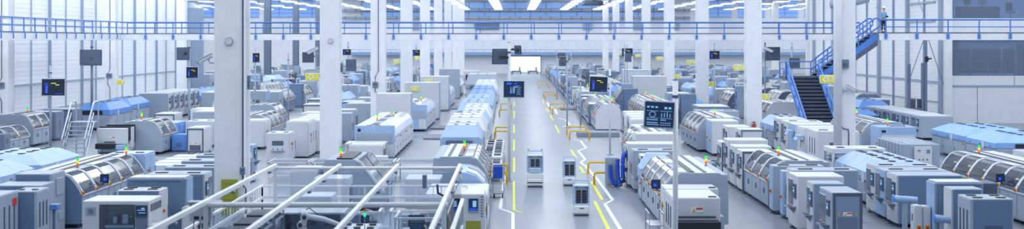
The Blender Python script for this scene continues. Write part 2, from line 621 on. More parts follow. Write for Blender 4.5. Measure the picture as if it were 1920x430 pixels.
DARKC = mat('slate_column_tone', (.15, .20, .29), .45)  # darker slate tone used on some outer columns


def column(x, d, side, label, w=CW, m=None):
    t = thing('column', label, 'column', (x, d, 0))
    t['kind'] = 'structure'
    hw = w / 2
    MB().box(-hw, hw, 0, .10, 0, 15, .012).box(-hw, hw, .9, 1.0, 0, 15, .012).box(-.38 * w, .38 * w, .1, .9, 0, 15).build('column_flanges', m or COLW, t)
    MB().box(-hw - .04, hw + .04, -.04, 1.04, 0, .14, .01).build('column_base', PALE, t)
    return t


LA = [43.5 + 23.5 * k for k in range(9)]
RA = [62.3 + 23.5 * k for k in range(8)]
LB = [88 + 23.5 * k for k in range(7)]
RB = [153.5 + 23.5 * k for k in range(4)]
for k, d in enumerate(LA):
    column(-9.72, d, 1, 'white steel column, %s from the front in the row left of the aisle' % ORD[k])
for k, d in enumerate(RA):
    column(16.03 if k else 16.19, d, -1, 'white steel column, %s from the front in the row right of the aisle' % ORD[k], CW if k else .77)
for k, d in enumerate(LB):
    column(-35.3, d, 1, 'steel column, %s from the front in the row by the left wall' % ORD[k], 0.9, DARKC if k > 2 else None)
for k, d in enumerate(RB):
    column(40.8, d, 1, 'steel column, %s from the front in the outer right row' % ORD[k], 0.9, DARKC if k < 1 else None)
column(33.72, 99.6, 1, 'white corner column where the office front meets the right wall', 0.6)


def pipe(x, d, w, label, pts, box=None):
    """cable on the face of a column; pts (x, z) at depth d"""
    t = thing('column_cable', label, 'cable', (x, d, 0))
    MB().tube([(-(px), -.03, pz) for px, pz in pts], .03, 6).build('cable', SLATE, t)
    if box:
        bx, bz, bw, bh = box
        MB().box(-bx - bw / 2, -bx + bw / 2, -.14, 0, bz - bh / 2, bz + bh / 2, .015).build('junction_box', GREY, t)
        MB().box(-bx - bw * .3, -bx + bw * .3, -.15, -.14, bz - bh * .1, bz + bh * .25).build('box_cover', SLATE, t)
    return t


pipe(-9.25, 43.5, 0, 'dark cable with a grey box down the nearest left column', [(0, 9), (0, 2.1), (0, 1.6), (.1, 1.45), (.1, .6)], (0, 2.06, .17, .26))
pipe(-9.78, 90.5, 0, 'cable with a bend and a socket box on the third left column', [(.1, 15), (.1, 4.3), (-.12, 3.9), (-.12, 2.9), (.06, 2.6), (.06, .3)], (-.1, 3.35, .4, .4))
pipe(15.95, 62.3, 0, 'black cable with a step down the nearest right column', [(-.1, 9), (-.1, 2.35), (.0, 2.2), (.26, 2.15), (.28, 1.9), (.28, .4)])
pipe(-35.3, 88, 0, 'black cable with sockets down the first column by the left wall', [(.0, 15), (0, 3.9), (-.2, 3.6), (-.2, 2.7), (0, 2.3), (0, .3)], (-.05, 3.4, .5, .4))
pipe(-35.3, 111.5, 0, 'black cable with a socket box on the second column by the left wall', [(.0, 15), (0, 3.9), (-.2, 3.6), (-.2, 2.7), (0, 2.3), (0, .3)], (-.05, 3.4, .5, .4))
# light grey conduit along the left of nearest right column
t = thing('downpipe', 'white round downpipe standing against the nearest right column', 'pipe', (15.58, 61.85, 0))
MB().tube([(0, 0, 0), (0, 0, 12)], .2, 16).build('pipe_run', WHITE, t, smooth=True)
MB().box(-.2, .2, .15, .4, 6.1, 6.3, .02).box(-.2, .2, .15, .5, 2.4, 2.55, .02).build('pipe_bracket', PALE, t)
for x, d, lab in ((-9.72, 43.5, 'round white disc fixed to the face of the nearest left column'), (-9.66, 67, 'round white disc fixed to the second left column')):
    t = thing('wall_disc', lab, 'disc', (x, d, 6.46))
    MB().tube([(0, 0, 0), (0, -.06, 0)], .145, 24).build('disc_rim', PALE, t)
    MB().tube([(0, -.06, 0), (0, -.1, 0)], .12, 24).build('disc_cap', WHITE, t)
for x, d, z, w, h, lab in ((-9.13, 43.9, 5.05, .10, .48, 'grey switch box on the aisle side of the nearest left column'),
                           (-9.13, 67.4, 5.05, .12, .5, 'grey switch box on the aisle side of the second left column'),
                           (16.02, 62.2, 5.35, .36, .42, 'square grey plate on the face of the nearest right column')):
    t = thing('switch_box', lab, 'switch box', (x, d, z))
    MB().box(-w / 2, w / 2, -.1, .1, -h / 2, h / 2, .012).build('box_body', GREY, t)
    MB().box(-w * .3, w * .3, -.115, -.1, -h * .3, h * .1).build('box_cover', SLATE, t)

# ------------------------------------------------------------------ zone signs on the columns


def sign(x, d, z, body, label, w=.74, h=.42, rev=False, blank=False):
    t = thing('zone_sign', label, 'sign', (x, d, z))
    MB().box(-w / 2, w / 2, 0, .05, -h / 2, h / 2, .03, 2).build('sign_plate', SWHITE, t)
    MB().box(-w / 2 + .035, w / 2 - .035, -.012, 0, -h / 2 + .035, h / 2 - .035).build('sign_face', SIGNY, t)
    sg = -1 if rev else 1
    c = MB()
    cx = -sg * w * .27
    e = h * .34
    for a in (1, -1):
        p = [(cx - sg * e * .35, 0), (cx - sg * e * .35 + sg * .085, 0), (cx + sg * e * .5 + sg * .085, a * e), (cx + sg * e * .5, a * e)]
        c.prism([(-q[0], q[1]) for q in p], -.022, -.013)
    c.build('arrow', SWHITE, t)
    if not blank:
        text(body, h * .80, t, (sg * w * .17, -.018, 0), (PI / 2, 0, 0), SWHITE)
    return t


sign(-9.6 - .51 - .53, 67.1, 4.57, 'A1', 'yellow A1 zone sign with left arrow on the second left column')
sign(15.95 - .51 - .44, 61.5, 4.62, 'B3', 'yellow B3 zone sign with left arrow on the nearest right column')
sign(15.9 - .51 - .36, 85.9, 4.66, 'D6', 'yellow D6 zone sign with left arrow on the second right column')
sign(15.9 + .51 + .3, 85.9, 2.7, 'A1', 'yellow A1 zone sign with right arrow low on the second right column', rev=True)
sign(-9.6 - .9, 114.1, 4.6, 'A1', 'pale yellow A1 zone sign on the fourth left column')
sign(-9.6 - .9, 137.6, 4.6, 'A1', 'small faded yellow zone sign on the fifth left column')
sign(15.9 - .9, 109.4, 4.6, 'D6', 'yellow D6 zone sign on the third right column')
sign(15.9 + .9, 109.4, 2.75, '', 'blank yellow arrow sign low on the third right column', rev=True, blank=True)
sign(15.9 - .9, 132.9, 4.6, 'B3', 'small yellow B3 zone sign on the fourth right column')
sign(15.9 - .9, 156.4, 4.6, 'B3', 'small yellow zone sign on the fifth right column')
sign(15.9 - .9, 180, 4.6, 'B3', 'tiny yellow zone sign on the sixth right column')
sign(15.9 + .9, 132.9, 2.75, '', 'blank yellow arrow sign low on the fourth right column', rev=True, blank=True)
sign(-34.35, 111.4, 2.85, '', 'small yellow arrow sign by the second column of the left wall', rev=True, blank=True)

# ------------------------------------------------------------------ floor markings, kerbs


def ribbon(pts, w):
    """flat painted band on the floor through photo pixels lying on the floor"""
    P = [Vector(at(*p)) for p in pts]
    mb = MB(-1)
    for a, b in zip(P, P[1:]):
        d = (b - a).normalized()
        n = Vector((-d.y, d.x)) * w / 2
        a2, b2 = a - d * w * .3, b + d * w * .3
        q = [a2 + n, b2 + n, b2 - n, a2 - n]
        lo = [mb.bm.verts.new((v.x, v.y, 0.001)) for v in q]
        hi = [mb.bm.verts.new((v.x, v.y, 0.006)) for v in q]
        mb.bm.faces.new(hi)
        for i in range(4):
            mb.bm.faces.new((lo[i], lo[(i + 1) % 4], hi[(i + 1) % 4], hi[i]))
    return mb


YLINE = mat('yellow_floor_paint', (0.80, 0.82, 0.02), 0.4)
WLINE = mat('white_floor_paint', (0.93, 0.95, 0.98), 0.4)
TN = [20]


def marking(pts, w, m):
    struct('trim_%d' % TN[0], ribbon(pts, w), m)
    TN[0] += 1


marking([(980, 400), (964, 395), (963.5, 340)], .10, YLINE)
for a, b in ((323, 296), (283, 262), (250, 234), (222, 208), (200, 190)):
    marking([(963.8, a), (964, b)], .11, YLINE)
marking([(962, 440), (962, 400), (938, 392), (944, 346), (948, 330)], .12, WLINE)
for a, b in (((1142, 432), (1115, 378)), ((1129, 375), (1109, 341)), ((1095, 325), (1087, 313)), ((1080, 296), (1070, 281)),
             ((1049, 250), (1041, 235)), ((1037, 226), (1032, 216)), ((1029, 210), (1024, 203)), ((1021, 195), (1017, 188))):
    marking([a, b], .13, YLINE)
marking([(1168, 438), (1134, 383), (1149, 376), (1121, 338), (1098, 312), (1089, 305), (1097, 299), (1084, 283), (1099, 278), (1088, 264), (1074, 262)], .14, WLINE)
marking([(1057, 238), (1068, 234), (1061, 225), (1046, 222)], .2, WLINE)
marking([(1044, 214), (1040, 203), (1030, 200), (1026, 192)], .2, WLINE)
marking([(1330, 327), (1408, 327)], .12, WLINE)
marking([(1332, 331.5), (1395, 331.5)], .05, YLINE)
marking([(510, 329), (610, 331)], .10, WLINE)
KERB = mat('kerb_grey', (0.24, 0.28, 0.35), 0.6)
for i, (x0, x1, d, l, h) in enumerate(((-6.0, -3.9, 83.5, 3.4, .12), (-6.2, -3.9, 93.0, 3.0, .12), (-6.2, -3.9, 120, 5, .12), (-6.0, -3.9, 152, 6, .12),
                                       (4.2, 7.0, 85.8, 2.2, .3), (4.2, 7.0, 119, 4, .12))):
    struct('trim_%d' % (60 + i), MB(-1).box(x0, x1, d, d + l, 0, h, .02), KERB)

# yellow guard hoops


def hoop(x0, x1, d, h, label):
    t = thing('guard_hoop', label, 'guard rail', (x0, d, 0), 0, 'yellow guard hoops along the aisle')
    w = x1 - x0
    r = .15
    pts = [(0, 0, .02), (0, 0, h - r)] + arc((0, 0, h - r), (0, 0, h), (-r, 0, h))[1:] + arc((-w + r, 0, h), (-w, 0, h), (-w, 0, h - r)) + [(-w, 0, .02)]
    MB().tube(pts, .05, 8).build('hoop_tube', YEL, t, smooth=True)
    MB().box(-.1, .1, -.1, .1, 0, .02).box(-w - .1, -w + .1, -.1, .1, 0, .02).build('foot_plate', YEL, t)


for i, (y, lab) in enumerate(((347, 'nearest'), (326, 'second'), (262, 'third'), (253, 'fourth'), (215, 'fifth'), (206, 'sixth'), (187, 'seventh'), (182, 'eighth'), (166, 'ninth'), (160, 'tenth'))):
    d = F * H / (y - HY)
    x0 = 3.55 if i < 4 else 3.25
    hoop(x0, x0 + (1.3 if i > 1 else .95), d, .55, 'yellow guard hoop, %s from the front on the right side of the aisle' % lab)
for i, (y, lab) in enumerate(((345, 'nearest'), (330, 'second'), (262, 'third'), (254, 'fourth'), (218, 'fifth'), (206, 'sixth'))):
    hoop(-1.35, -.38, F * H / (y - HY), .55, 'yellow guard hoop, %s from the front on the left side of the aisle' % lab)
# ------------------------------------------------------------------ machine kit
# local frame: u = metres inward from the aisle side, v = metres back from the front, z up


def root(name, label, cat, X, D, group=None):
    return thing(name, label, cat, (X, D, 0), 0, group)


def feet(t, s, us, vs):
    first = None
    for u in us:
        for v in vs:
            if first is None:
                first = MB(s).cyl(0, 0, 0, .035, .085, 10).cyl(0, 0, .035, .16, .022, 6).build('leveling_foot', SLATE, t, loc=(-s * u, v, 0))
            else:
                c = first.copy()
                COL.objects.link(c)
                c.parent = t
                c.location = (-s * u, v, 0)


def estop(t, s, u, v, z, face='side', k=.065):
    """yellow plate with a red mushroom button"""
    if face == 'side':
        p = MB(s).box(u - .02, u, v - k, v + k, z - k, z + k, .006).build('stop_plate', YEL, t)
        MB(s).tube([(u - .02, v, z), (u - .06, v, z)], k * .6, 10).build('stop_button', REDM, p)
    else:
        p = MB(s).box(u - k, u + k, v - .02, v, z - k, z + k, .006).build('stop_plate', YEL, t)
        MB(s).tube([(u, v - .02, z), (u, v - .06, z)], k * .6, 10).build('stop_button', REDM, p)


def stack_light(X, D, z, label, k=1.0, order='gyr'):
    k *= .68
    t = thing('stack_light', label, 'signal light', (X, D, z))
    r = .055 * k
    MB().cyl(0, 0, 0, .10 * k, .022, 8).cyl(0, 0, 0, .02, .06, 10).build('lamp_stem', SLATE, t)
    z0 = .10 * k
    hgt = {'g': .15, 'y': .11, 'r': .11}
    for c in reversed(order):
        m = {'g': LGRN, 'y': LYEL, 'r': LRED}[c]
        MB().cyl(0, 0, z0, z0 + hgt[c] * k, r, 14).build('signal_lens', m, t)
        z0 += hgt[c] * k + .004
    MB().cyl(0, 0, z0, z0 + .02, r * 1.05, 14).build('lamp_cap', SLATE, t)
    return t


def side_screen(t, s, v, z, w=.34, h=.5, m=SCR, out=.05):
    """operator screen fixed on the aisle side"""
    p = MB(s).box(-out, 0, v - w / 2, v + w / 2, z - h / 2, z + h / 2, .012).build('side_screen', SLATE, t)
    MB(s).box(-out - .006, -out, v - w / 2 + .03, v + w / 2 - .03, z - h / 2 + .04, z + h / 2 - .04).build('display', m, p)
    MB(s).box(-out - .012, -out - .006, v - w * .25, v + w * .2, z - h * .08, z + h * .12).box(-out - .012, -out - .006, v - w * .3, v + w * .3, z + h * .2, z + h * .26).build('screen_graphics', GCY, p)


def key_shelf(t, s, v, z, w=.5, d=.32):
    p = MB(s).prism([(0, z - .02), (0, z), (-d, z), (-d, z - .02)], v - w / 2, v + w / 2).build('keyboard_shelf', PALE, t)
    MB(s).prism([(0, z - .28), (0, z - .02), (-d * .8, z - .02)], v - .02, v + .02).build('shelf_bracket', PALE, p)
    MB(s).box(-d * .85, -d * .3, v - w * .38, v + w * .38, z, z + .025, .006).build('keyboard', SLATE, p)


def warn_label(t, s, u, z, w=.26, v=0):
    p = MB(s).box(u - w / 2, u + w / 2, v - .006, v, z - w * .22, z + w * .22).build('warning_label', SWHITE, t)
    MB(s).prism([(u + s * w * .42, z - w * .16), (u + s * w * .12, z - w * .16), (u + s * w * .27, z + w * .16)], v - .012, v - .006).build('warning_triangle', YEL, p)
    MB(s).box(u - s * w * .46, u + s * w * .08, v - .012, v - .006, z + w * .02, z + w * .17).build('red_bar', REDM, p)


def cab(X, D, w, l, h, s, label, m=None, side=None, front='plain', sides='doors', top='vents2', legs=True, fm=None, cat='machine', name='machine_cabinet', sc=SCR, group=None, handles=True, frame=None, lf=.36):
    """upright machine housing. front: plain, frame, window, slot; sides: doors, screen, slots, plain, units"""
    m = m or WHITE
    t = root(name, label, cat, X, D, group)
    z0 = .14 if legs else .0
    b = MB(s).box(0, w, 0, l, z0, h, .022).build('body', m, t)
    if legs:
        feet(t, s, (.1, w - .1), (.1, l - .1))
    if side is not None:
        MB(s).box(-.008, 0, .04, l - .04, z0 + .02, h - .03, .003).build('side_panel', side, t)
    MB(s).box(.05, w - .05, -.012, 0, z0 + .03, h - .03, .004).build('front_panel', fm or m, t) if front != 'frame' else None
    if front == 'frame':
        f = frame or SLATE
        fr = MB(s).box(.0, w, -.03, 0, h - .09, h - .01).box(.0, w, -.03, 0, z0, z0 + .08).box(.0, .07, -.03, 0, z0 + .08, h - .09).box(w - .07, w, -.03, 0, z0 + .08, h - .09).build('front_frame', f, t)
        MB(s).box(.09, w - .09, -.014, 0, z0 + .1, h - .11).build('front_panel', fm or m, t)
        warn_label(t, s, w / 2, z0 + (h - z0) * lf, w * .3, -.014)
        for uu in (.2, .8):
            MB(s).prism([(w * uu + .04, z0 + (h - z0) * (lf - .02)), (w * uu - .04, z0 + (h - z0) * (lf - .02)), (w * uu, z0 + (h - z0) * (lf + .04))], -.02, -.014).build('warning_triangle', YEL, t)
        wi = MB(s).box(w * .17, w * .83, -.022, -.014, z0 + (h - z0) * (lf - .28), z0 + (h - z0) * (lf - .06)).build('front_window', SLATE if lf < .5 else GREY, t)
        MB(s).box(w * .2, w * .8, -.026, -.022, z0 + (h - z0) * (lf - .33), z0 + (h - z0) * (lf - .305)).build('conveyor_lip', WHITE, wi)
    elif front == 'window':
        wi = MB(s).box(w * .28, w * .78, -.02, -.012, z0 + (h - z0) * .52, z0 + (h - z0) * .68).build('front_window', SLATE, t)
        MB(s).box(w * .30, w * .76, -.024, -.02, z0 + (h - z0) * .54, z0 + (h - z0) * .66).build('window_pane', HOODG, wi)
        for k in range(4):
            MB(s).tube([(w * (.3 + .13 * k), -.02, z0 + (h - z0) * .40), (w * (.3 + .13 * k), -.06, z0 + (h - z0) * .36), (w * (.3 + .13 * k), -.06, z0 + (h - z0) * .08)], .025, 6).build('feed_hose', BLACK, t)
    elif front == 'window1':
        wi = MB(s).box(w * .25, w * .75, -.02, -.012, z0 + (h - z0) * .55, z0 + (h - z0) * .72).build('front_window', SLATE, t)
        for k in range(3):
            MB(s).tube([(w * (.3 + .2 * k), -.012, z0 + (h - z0) * .42), (w * (.3 + .2 * k), -.05, z0 + (h - z0) * .42)], .03, 8).build('front_knob', BLACK, t)
        MB(s).box(w * .2, w * .8, -.2, -.012, z0 + (h - z0) * .36, z0 + (h - z0) * .38, .004).build('front_shelf', PALE, t)
    elif front == 'slot':
        MB(s).box(w * .42, w * .86, -.018, -.012, z0 + (h - z0) * .30, z0 + (h - z0) * .46).build('front_slot', BLACK, t)
        warn_label(t, s, w * .5, z0 + (h - z0) * .62, w * .2, -.014)
    elif front == 'seam':
        MB(s).box(w * .22, w * .62, -.02, -.012, z0 + .2, h * .72).build('front_door', fm or m, t)
        MB(s).box(w * .1, w * .9, -.016, -.012, h - .12, h - .09).build('front_seam', SLATE, t)
    elif front == 'loader':
        MB(s).box(w * .1, w * .9, -.02, -.012, z0 + (h - z0) * .61, z0 + (h - z0) * .65).build('front_slot', SLATE, t)
        c = MB(s).box(w * .04, w * .96, -.5, -.012, z0 + (h - z0) * .14, z0 + (h - z0) * .58, .02).build('conveyor_tunnel', BLACK, t)
        warn_label(t, s, w * .5, z0 + (h - z0) * .77, w * .26, -.014)
    # side (aisle) detail
    if sides == 'doors':
        n = max(1, round(l / .8))
        for k in range(n):
            v0, v1 = .05 + k * (l - .1) / n, .05 + (k + 1) * (l - .1) / n
            d = MB(s).box(-.022, -.002, v0 + .015, v1 - .015, z0 + .06, h - .1, .006).build('side_door', side or m, t)
            if handles:
                MB(s).tube([(-.05, v1 - .09, h * .42), (-.05, v1 - .09, h * .68)], .012, 6).box(-.05, -.02, v1 - .10, v1 - .08, h * .43, h * .44).box(-.05, -.02, v1 - .10, v1 - .08, h * .66, h * .67).build('door_handle', SLATE, d)
        estop(t, s, -.022, l * .3, h * .62)
    elif sides == 'screen':
        side_screen(t, s, l * .28, h * .72, min(.36, l * .4), .5, sc)
        MB(s).box(-.02, -.002, l * .52, l - .06, h * .45, h * .9, .006).build('side_window', HOODG, t)
        MB(s).box(-.02, -.002, .06, l - .06, z0 + .08, h * .38, .006).build('side_door', side or m, t)
        key_shelf(t, s, l * .35, h * .45, min(.5, l * .6))
        estop(t, s, -.01, l * .8, h * .42)
    elif sides == 'slots':
        for k in range(3):
            v = l * (.25 + .25 * k)
            MB(s).box(-.045, -.018, v - .022, v + .022, h * .38, h * .80, .006).build('side_handle', SLATE, t)
        MB(s).box(-.018, -.002, .05, l - .05, z0 + .05, h - .05, .005).build('side_door', side or m, t)
    elif sides == 'panels':
        for (a, b, c, d) in ((.3, .8, .62, .90), (.45, .85, .2, .34)):
            MB(s).box(-.06, 0, l * a, l * b, h * c, h * d, .012).build('side_cover', side or m, t)
        MB(s).box(-.018, -.002, .05, l - .05, z0 + .05, h - .05, .005).build('side_door', side or m, t)
    if top.startswith('vents'):
        n = int(top[5:])
        for k in range(n):
            uu = w * (.22 + .56 * (k % 2))
            vv = l * (.35 if n <= 2 else (.25 + .45 * (k // 2)))
            MB(s).box(uu - w * .11, uu + w * .11, vv - .09, vv + .09, h, h + .03, .01).build('roof_vent', BLACK, t)
    elif top == 'cap':
        MB(s).box(w * .04, w * .96, l * .04, l * .96, h, h + .04, .015).build('roof_cap', WHITE, t)
    return t


def hood_line(X, D, n, L, s, label, w=2.2, h=1.92, name='hooded_machine', body=None, glass=None, rails=True, screen=None, end=GREY, simple=False, group=None, zb=1.14, glass_m=None):
    """assembly machine: low housing with n curved smoked hoods over the working side"""
    body = body or PALE
    t = root(name, label, 'machine', X, D, group)
    l = n * L
    kz = h - zb
    prof = [(.0, zb), (.02, zb + kz * .13), (.19, zb + kz * .52), (.40, zb + kz * .86), (.54, h - .025), (.68, h)]
    MB(s).box(.06, w - .06, .03, l - .03, .14, zb, .02).build('machine_base', body, t)
    MB(s).box(.55, w - .02, .04, l - .04, zb, h - .05, .02).build('machine_spine', PALE, t)
    full = [(.02, .16)] + prof + [(w - .3, h), (w, h - .35), (w, .16)]
    for v0, nm in ((0, 'front_end_panel'), (l - .06, 'rear_end_panel')):
        MB(s).prism(full, v0, v0 + .06).build(nm, end, t)
    MB(s).shell(prof, -.012, .03, .05).build('end_trim', WHITE, t)
    MB(s).box(.0, .06, .05, l - .05, zb - .09, zb - .02, .01).build('side_rail', WHITE, t)
    for k in range(n):
        v0, v1 = .06 + k * (l - .12) / n, .06 + (k + 1) * (l - .12) / n
        g = MB(s).shell([(u + .01, z) for u, z in prof[:5]], v0 + .10, v1 - .10, .02).build('hood_window', glass or HOODG, t)
        MB(s).shell([(u - .015, z) for u, z in prof], v0 + .01, v0 + .10, .05).build('hood_rib', WHITE, t)
        MB(s).shell([(u - .015, z) for u, z in prof], v1 - .10, v1 - .01, .05).build('hood_rib', WHITE, t)
        if not simple:
            MB(s).box(.3, .5, v0 + .25, v1 - .25, zb + .05, zb + .35, .02).box(.15, .5, v0 + .2, v1 - .4, zb, zb + .08, .01).build('feeder_block', GREY, t)
            MB(s).shell([(prof[2][0] - .01, prof[2][1] - .02), (prof[3][0] - .016, prof[3][1] - .05)], v0 + .22, v0 + .52, .01).build('hood_sticker', SWHITE, g)
            MB(s).shell([(prof[2][0] - .016, prof[2][1] + .01), (prof[3][0] - .02, prof[3][1] - .16)], v0 + .27, v0 + .46, .004).build('sticker_mark', STICK, g)
            MB(s).tube([(-.03, v0 + .2, zb + .18), (-.05, v0 + .3, zb + .2), (-.05, v1 - .3, zb + .2), (-.03, v1 - .2, zb + .18)], .014, 6).build('hood_handle', SLATE, t)
            d = MB(s).box(.04, .06, v0 + .04, (v0 + v1) / 2 - .02, .2, zb - .14, .006).build('base_door', body, t)
            MB(s).box(.02, .04, (v0 + v1) / 2 - .12, (v0 + v1) / 2 - .09, zb * .5, zb * .68).build('door_handle', SLATE, d)
            d = MB(s).box(.04, .06, (v0 + v1) / 2 + .02, v1 - .04, .2, zb - .14, .006).build('base_door', body, t)
            MB(s).box(.02, .04, (v0 + v1) / 2 + .09, (v0 + v1) / 2 + .12, zb * .5, zb * .68).build('door_handle', SLATE, d)
            estop(t, s, .0, v0 + .02, zb + .03, k=.075)
        if k % 2 == 0 and not simple:
            MB(s).box(.62, .95, v0 + .12, v1 - .1, h - .02, h + .03, .01).build('hood_top_cover', WHITE, t)
        else:
            MB(s).box(.62, .95, v0 + .12, v1 - .1, h - .03, h + .01, .01).build('hood_top_cover', PALE, t)
    if rails:
        MB(s).box(1.0, w - .4, .1, l - .1, h - .05, h + .012, .01).build('roof_panel', WHITE, t)
        MB(s).box(1.02, 1.20, .15, l - .1, h + .012, h + .04).build('roof_cable_tray', BLACK, t)
        MB(s).box(1.5, 1.62, .15, l - .1, h + .012, h + .03).build('roof_cable_tray', SLATE, t)
    feet(t, s, (.2,), [.2 + k * (l - .4) / max(1, n) for k in range(n + 1)])
    if screen is not None:
        v, z = screen
        a = MB(s).tube([(.2, v, z - .35), (-.05, v - .03, z - .2), (-.16, v - .06, z)], .025, 6).build('screen_arm', SLATE, t)
        sc = MB(s).box(-.26, .06, v - .1, v - .06, z - .16, z + .16, .015).build('tilted_screen', BLACK, t)
        MB(s).box(-.23, .03, v - .106, v - .1, z - .12, z + .12).build('display', SCR, sc)
        MB(s).box(-.18, -.08, v - .112, v - .106, z - .08, z + .02).build('screen_graphics', GBL, sc)
    return t


def oven(X, D, n, L, s, label, w=2.3, h=1.85, zb=.95, hood=None, body=None, name='oven_machine', vents=True, opening=True, rear=True, group=None, step=.9, top=None):
    """reflow oven: grey base, faceted coloured hood in n segments, hipped front"""
    hood = hood or LBLUE
    body = body or PALE
    t = root(name, label, 'machine', X, D, group)
    l = n * L
    MB(s).box(.04, w - .04, .03, l - .03, .14, zb, .02).build('oven_base', body, t)
    za = zb + (h - zb) * .42
    c = w * .22

    def sec(v, f):
        return [(0, v, zb), (0, v, za), (c * f, v, za + (h - za) * f), (w - c * f, v, za + (h - za) * f), (w, v, za), (w, v, zb)]
    for k in range(n):
        v0, v1 = k * L + .012, (k + 1) * L - .012
        if k == 0:
            S = [sec(v0, .06), sec(v0 + step, 1), sec(v1, 1)]
        elif k == n - 1 and rear:
            S = [sec(v0, 1), sec(v1 - step * .5, 1), sec(v1, .3)]
        else:
            S = [sec(v0, 1), sec(v1, 1)]
        sg = MB(s).loft(S).build('hood_segment', hood, t)
        if vents and l > 3:
            for q in (.35, .75):
                for uu in (w * .36, w * .62):
                    vv = v0 + (v1 - v0) * q
                    if k == 0 and q < .5:
                        continue
                    MB(s).box(uu - .12, uu + .12, vv - .16, vv + .16, h, h + .035, .012).build('roof_vent', BLACK if hood is not WHITE else GREY, sg)
        MB(s).box(-.025, 0, (v0 + v1) / 2 - .12, (v0 + v1) / 2 + .12, zb + .06, zb + .09).build('segment_handle', SLATE, sg)
        if k % 2 == 1:
            MB(s).box(-.012, 0, v0 + .1, v0 + .42, zb - .1, zb + .3).build('side_sticker', WHITE, sg)
        d = MB(s).box(.02, .04, v0 + .06, v1 - .06, .2, zb - .1, .006).build('base_door', body, t)
        MB(s).box(.005, .02, v1 - .2, v1 - .17, .45, .6).build('door_handle', SLATE, d)
    MB(s).box(0, .05, .02, l - .02, zb - .05, zb, .008).build('base_trim', GREY, t)
    if opening:
        MB(s).box(w * .22, w - .06, -.025, 0, zb + .02, za - .04).build('tunnel_mouth', BLACK, t)
    MB(s).box(.1, w - .1, -.012, .03, .2, zb - .06, .01).build('front_panel', body, t)
    feet(t, s, (.15, w - .15), [.2 + k * (l - .4) / max(1, n) for k in range(n + 1)])
    estop(t, s, .02, .3, zb - .18)
    return t


def bench(X, D, w, l, h, s, label, group=None, n=3):
    """low open conveyor frame with rollers"""
    t = root('roller_conveyor', label, 'conveyor', X, D, group)
    f = MB(s)
    for u in (0.03, w - .03):
        f.box(u - .03, u + .03, 0, l, h - .09, h)
        f.box(u - .02, u + .02, 0, l, .12, .16)
    for v in (0.03, l - .03):
        f.box(.03, w - .03, v - .03, v + .03, h - .09, h - .02)
    f.build('conveyor_frame', WHITE, t)
    for u in (0.05, w - .05):
        for v in (.05, l - .05):
            MB(s).box(u - .025, u + .025, v - .025, v + .025, .0, h - .09).build('leg', WHITE, t)
    for k in range(n):
        v0, v1 = .08 + k * (l - .16) / n, .08 + (k + 1) * (l - .16) / n
        MB(s).box(.09, w - .09, v0 + .03, v1 - .03, h - .05, h - .02, .01).build('conveyor_belt', GREY if k % 2 else SLATE, t)
    return t


def low_unit(X, D, w, l, h, s, label, m=None, vents=True):
    t = root('low_unit', label, 'machine', X, D)
    m = m or WHITE
    MB(s).box(0, w, 0, l, .08, h, .03, 2).build('body', m, t)
    MB(s).box(.06, w - .06, .06, l - .06, 0, .08).build('plinth', SLATE, t)
    MB(s).box(.08, w - .08, -.012, 0, .15, h - .12, .006).build('front_panel', m, t)
    if vents:
        for k in range(5):
            MB(s).box(w * .3, w * .7, -.02, -.012, h * .3 + .05 * k, h * .3 + .05 * k + .02).build('vent_slot', SLATE, t)
    MB(s).box(-.012, 0, .08, l - .08, .15, h - .12, .006).build('side_panel', m, t)
    MB(s).box(-.02, -.012, l * .4, l * .6, h * .55, h * .75).build('side_display', SLATE, t)
    return t


# ------------------------------------------------------------------ monitor poles, cameras


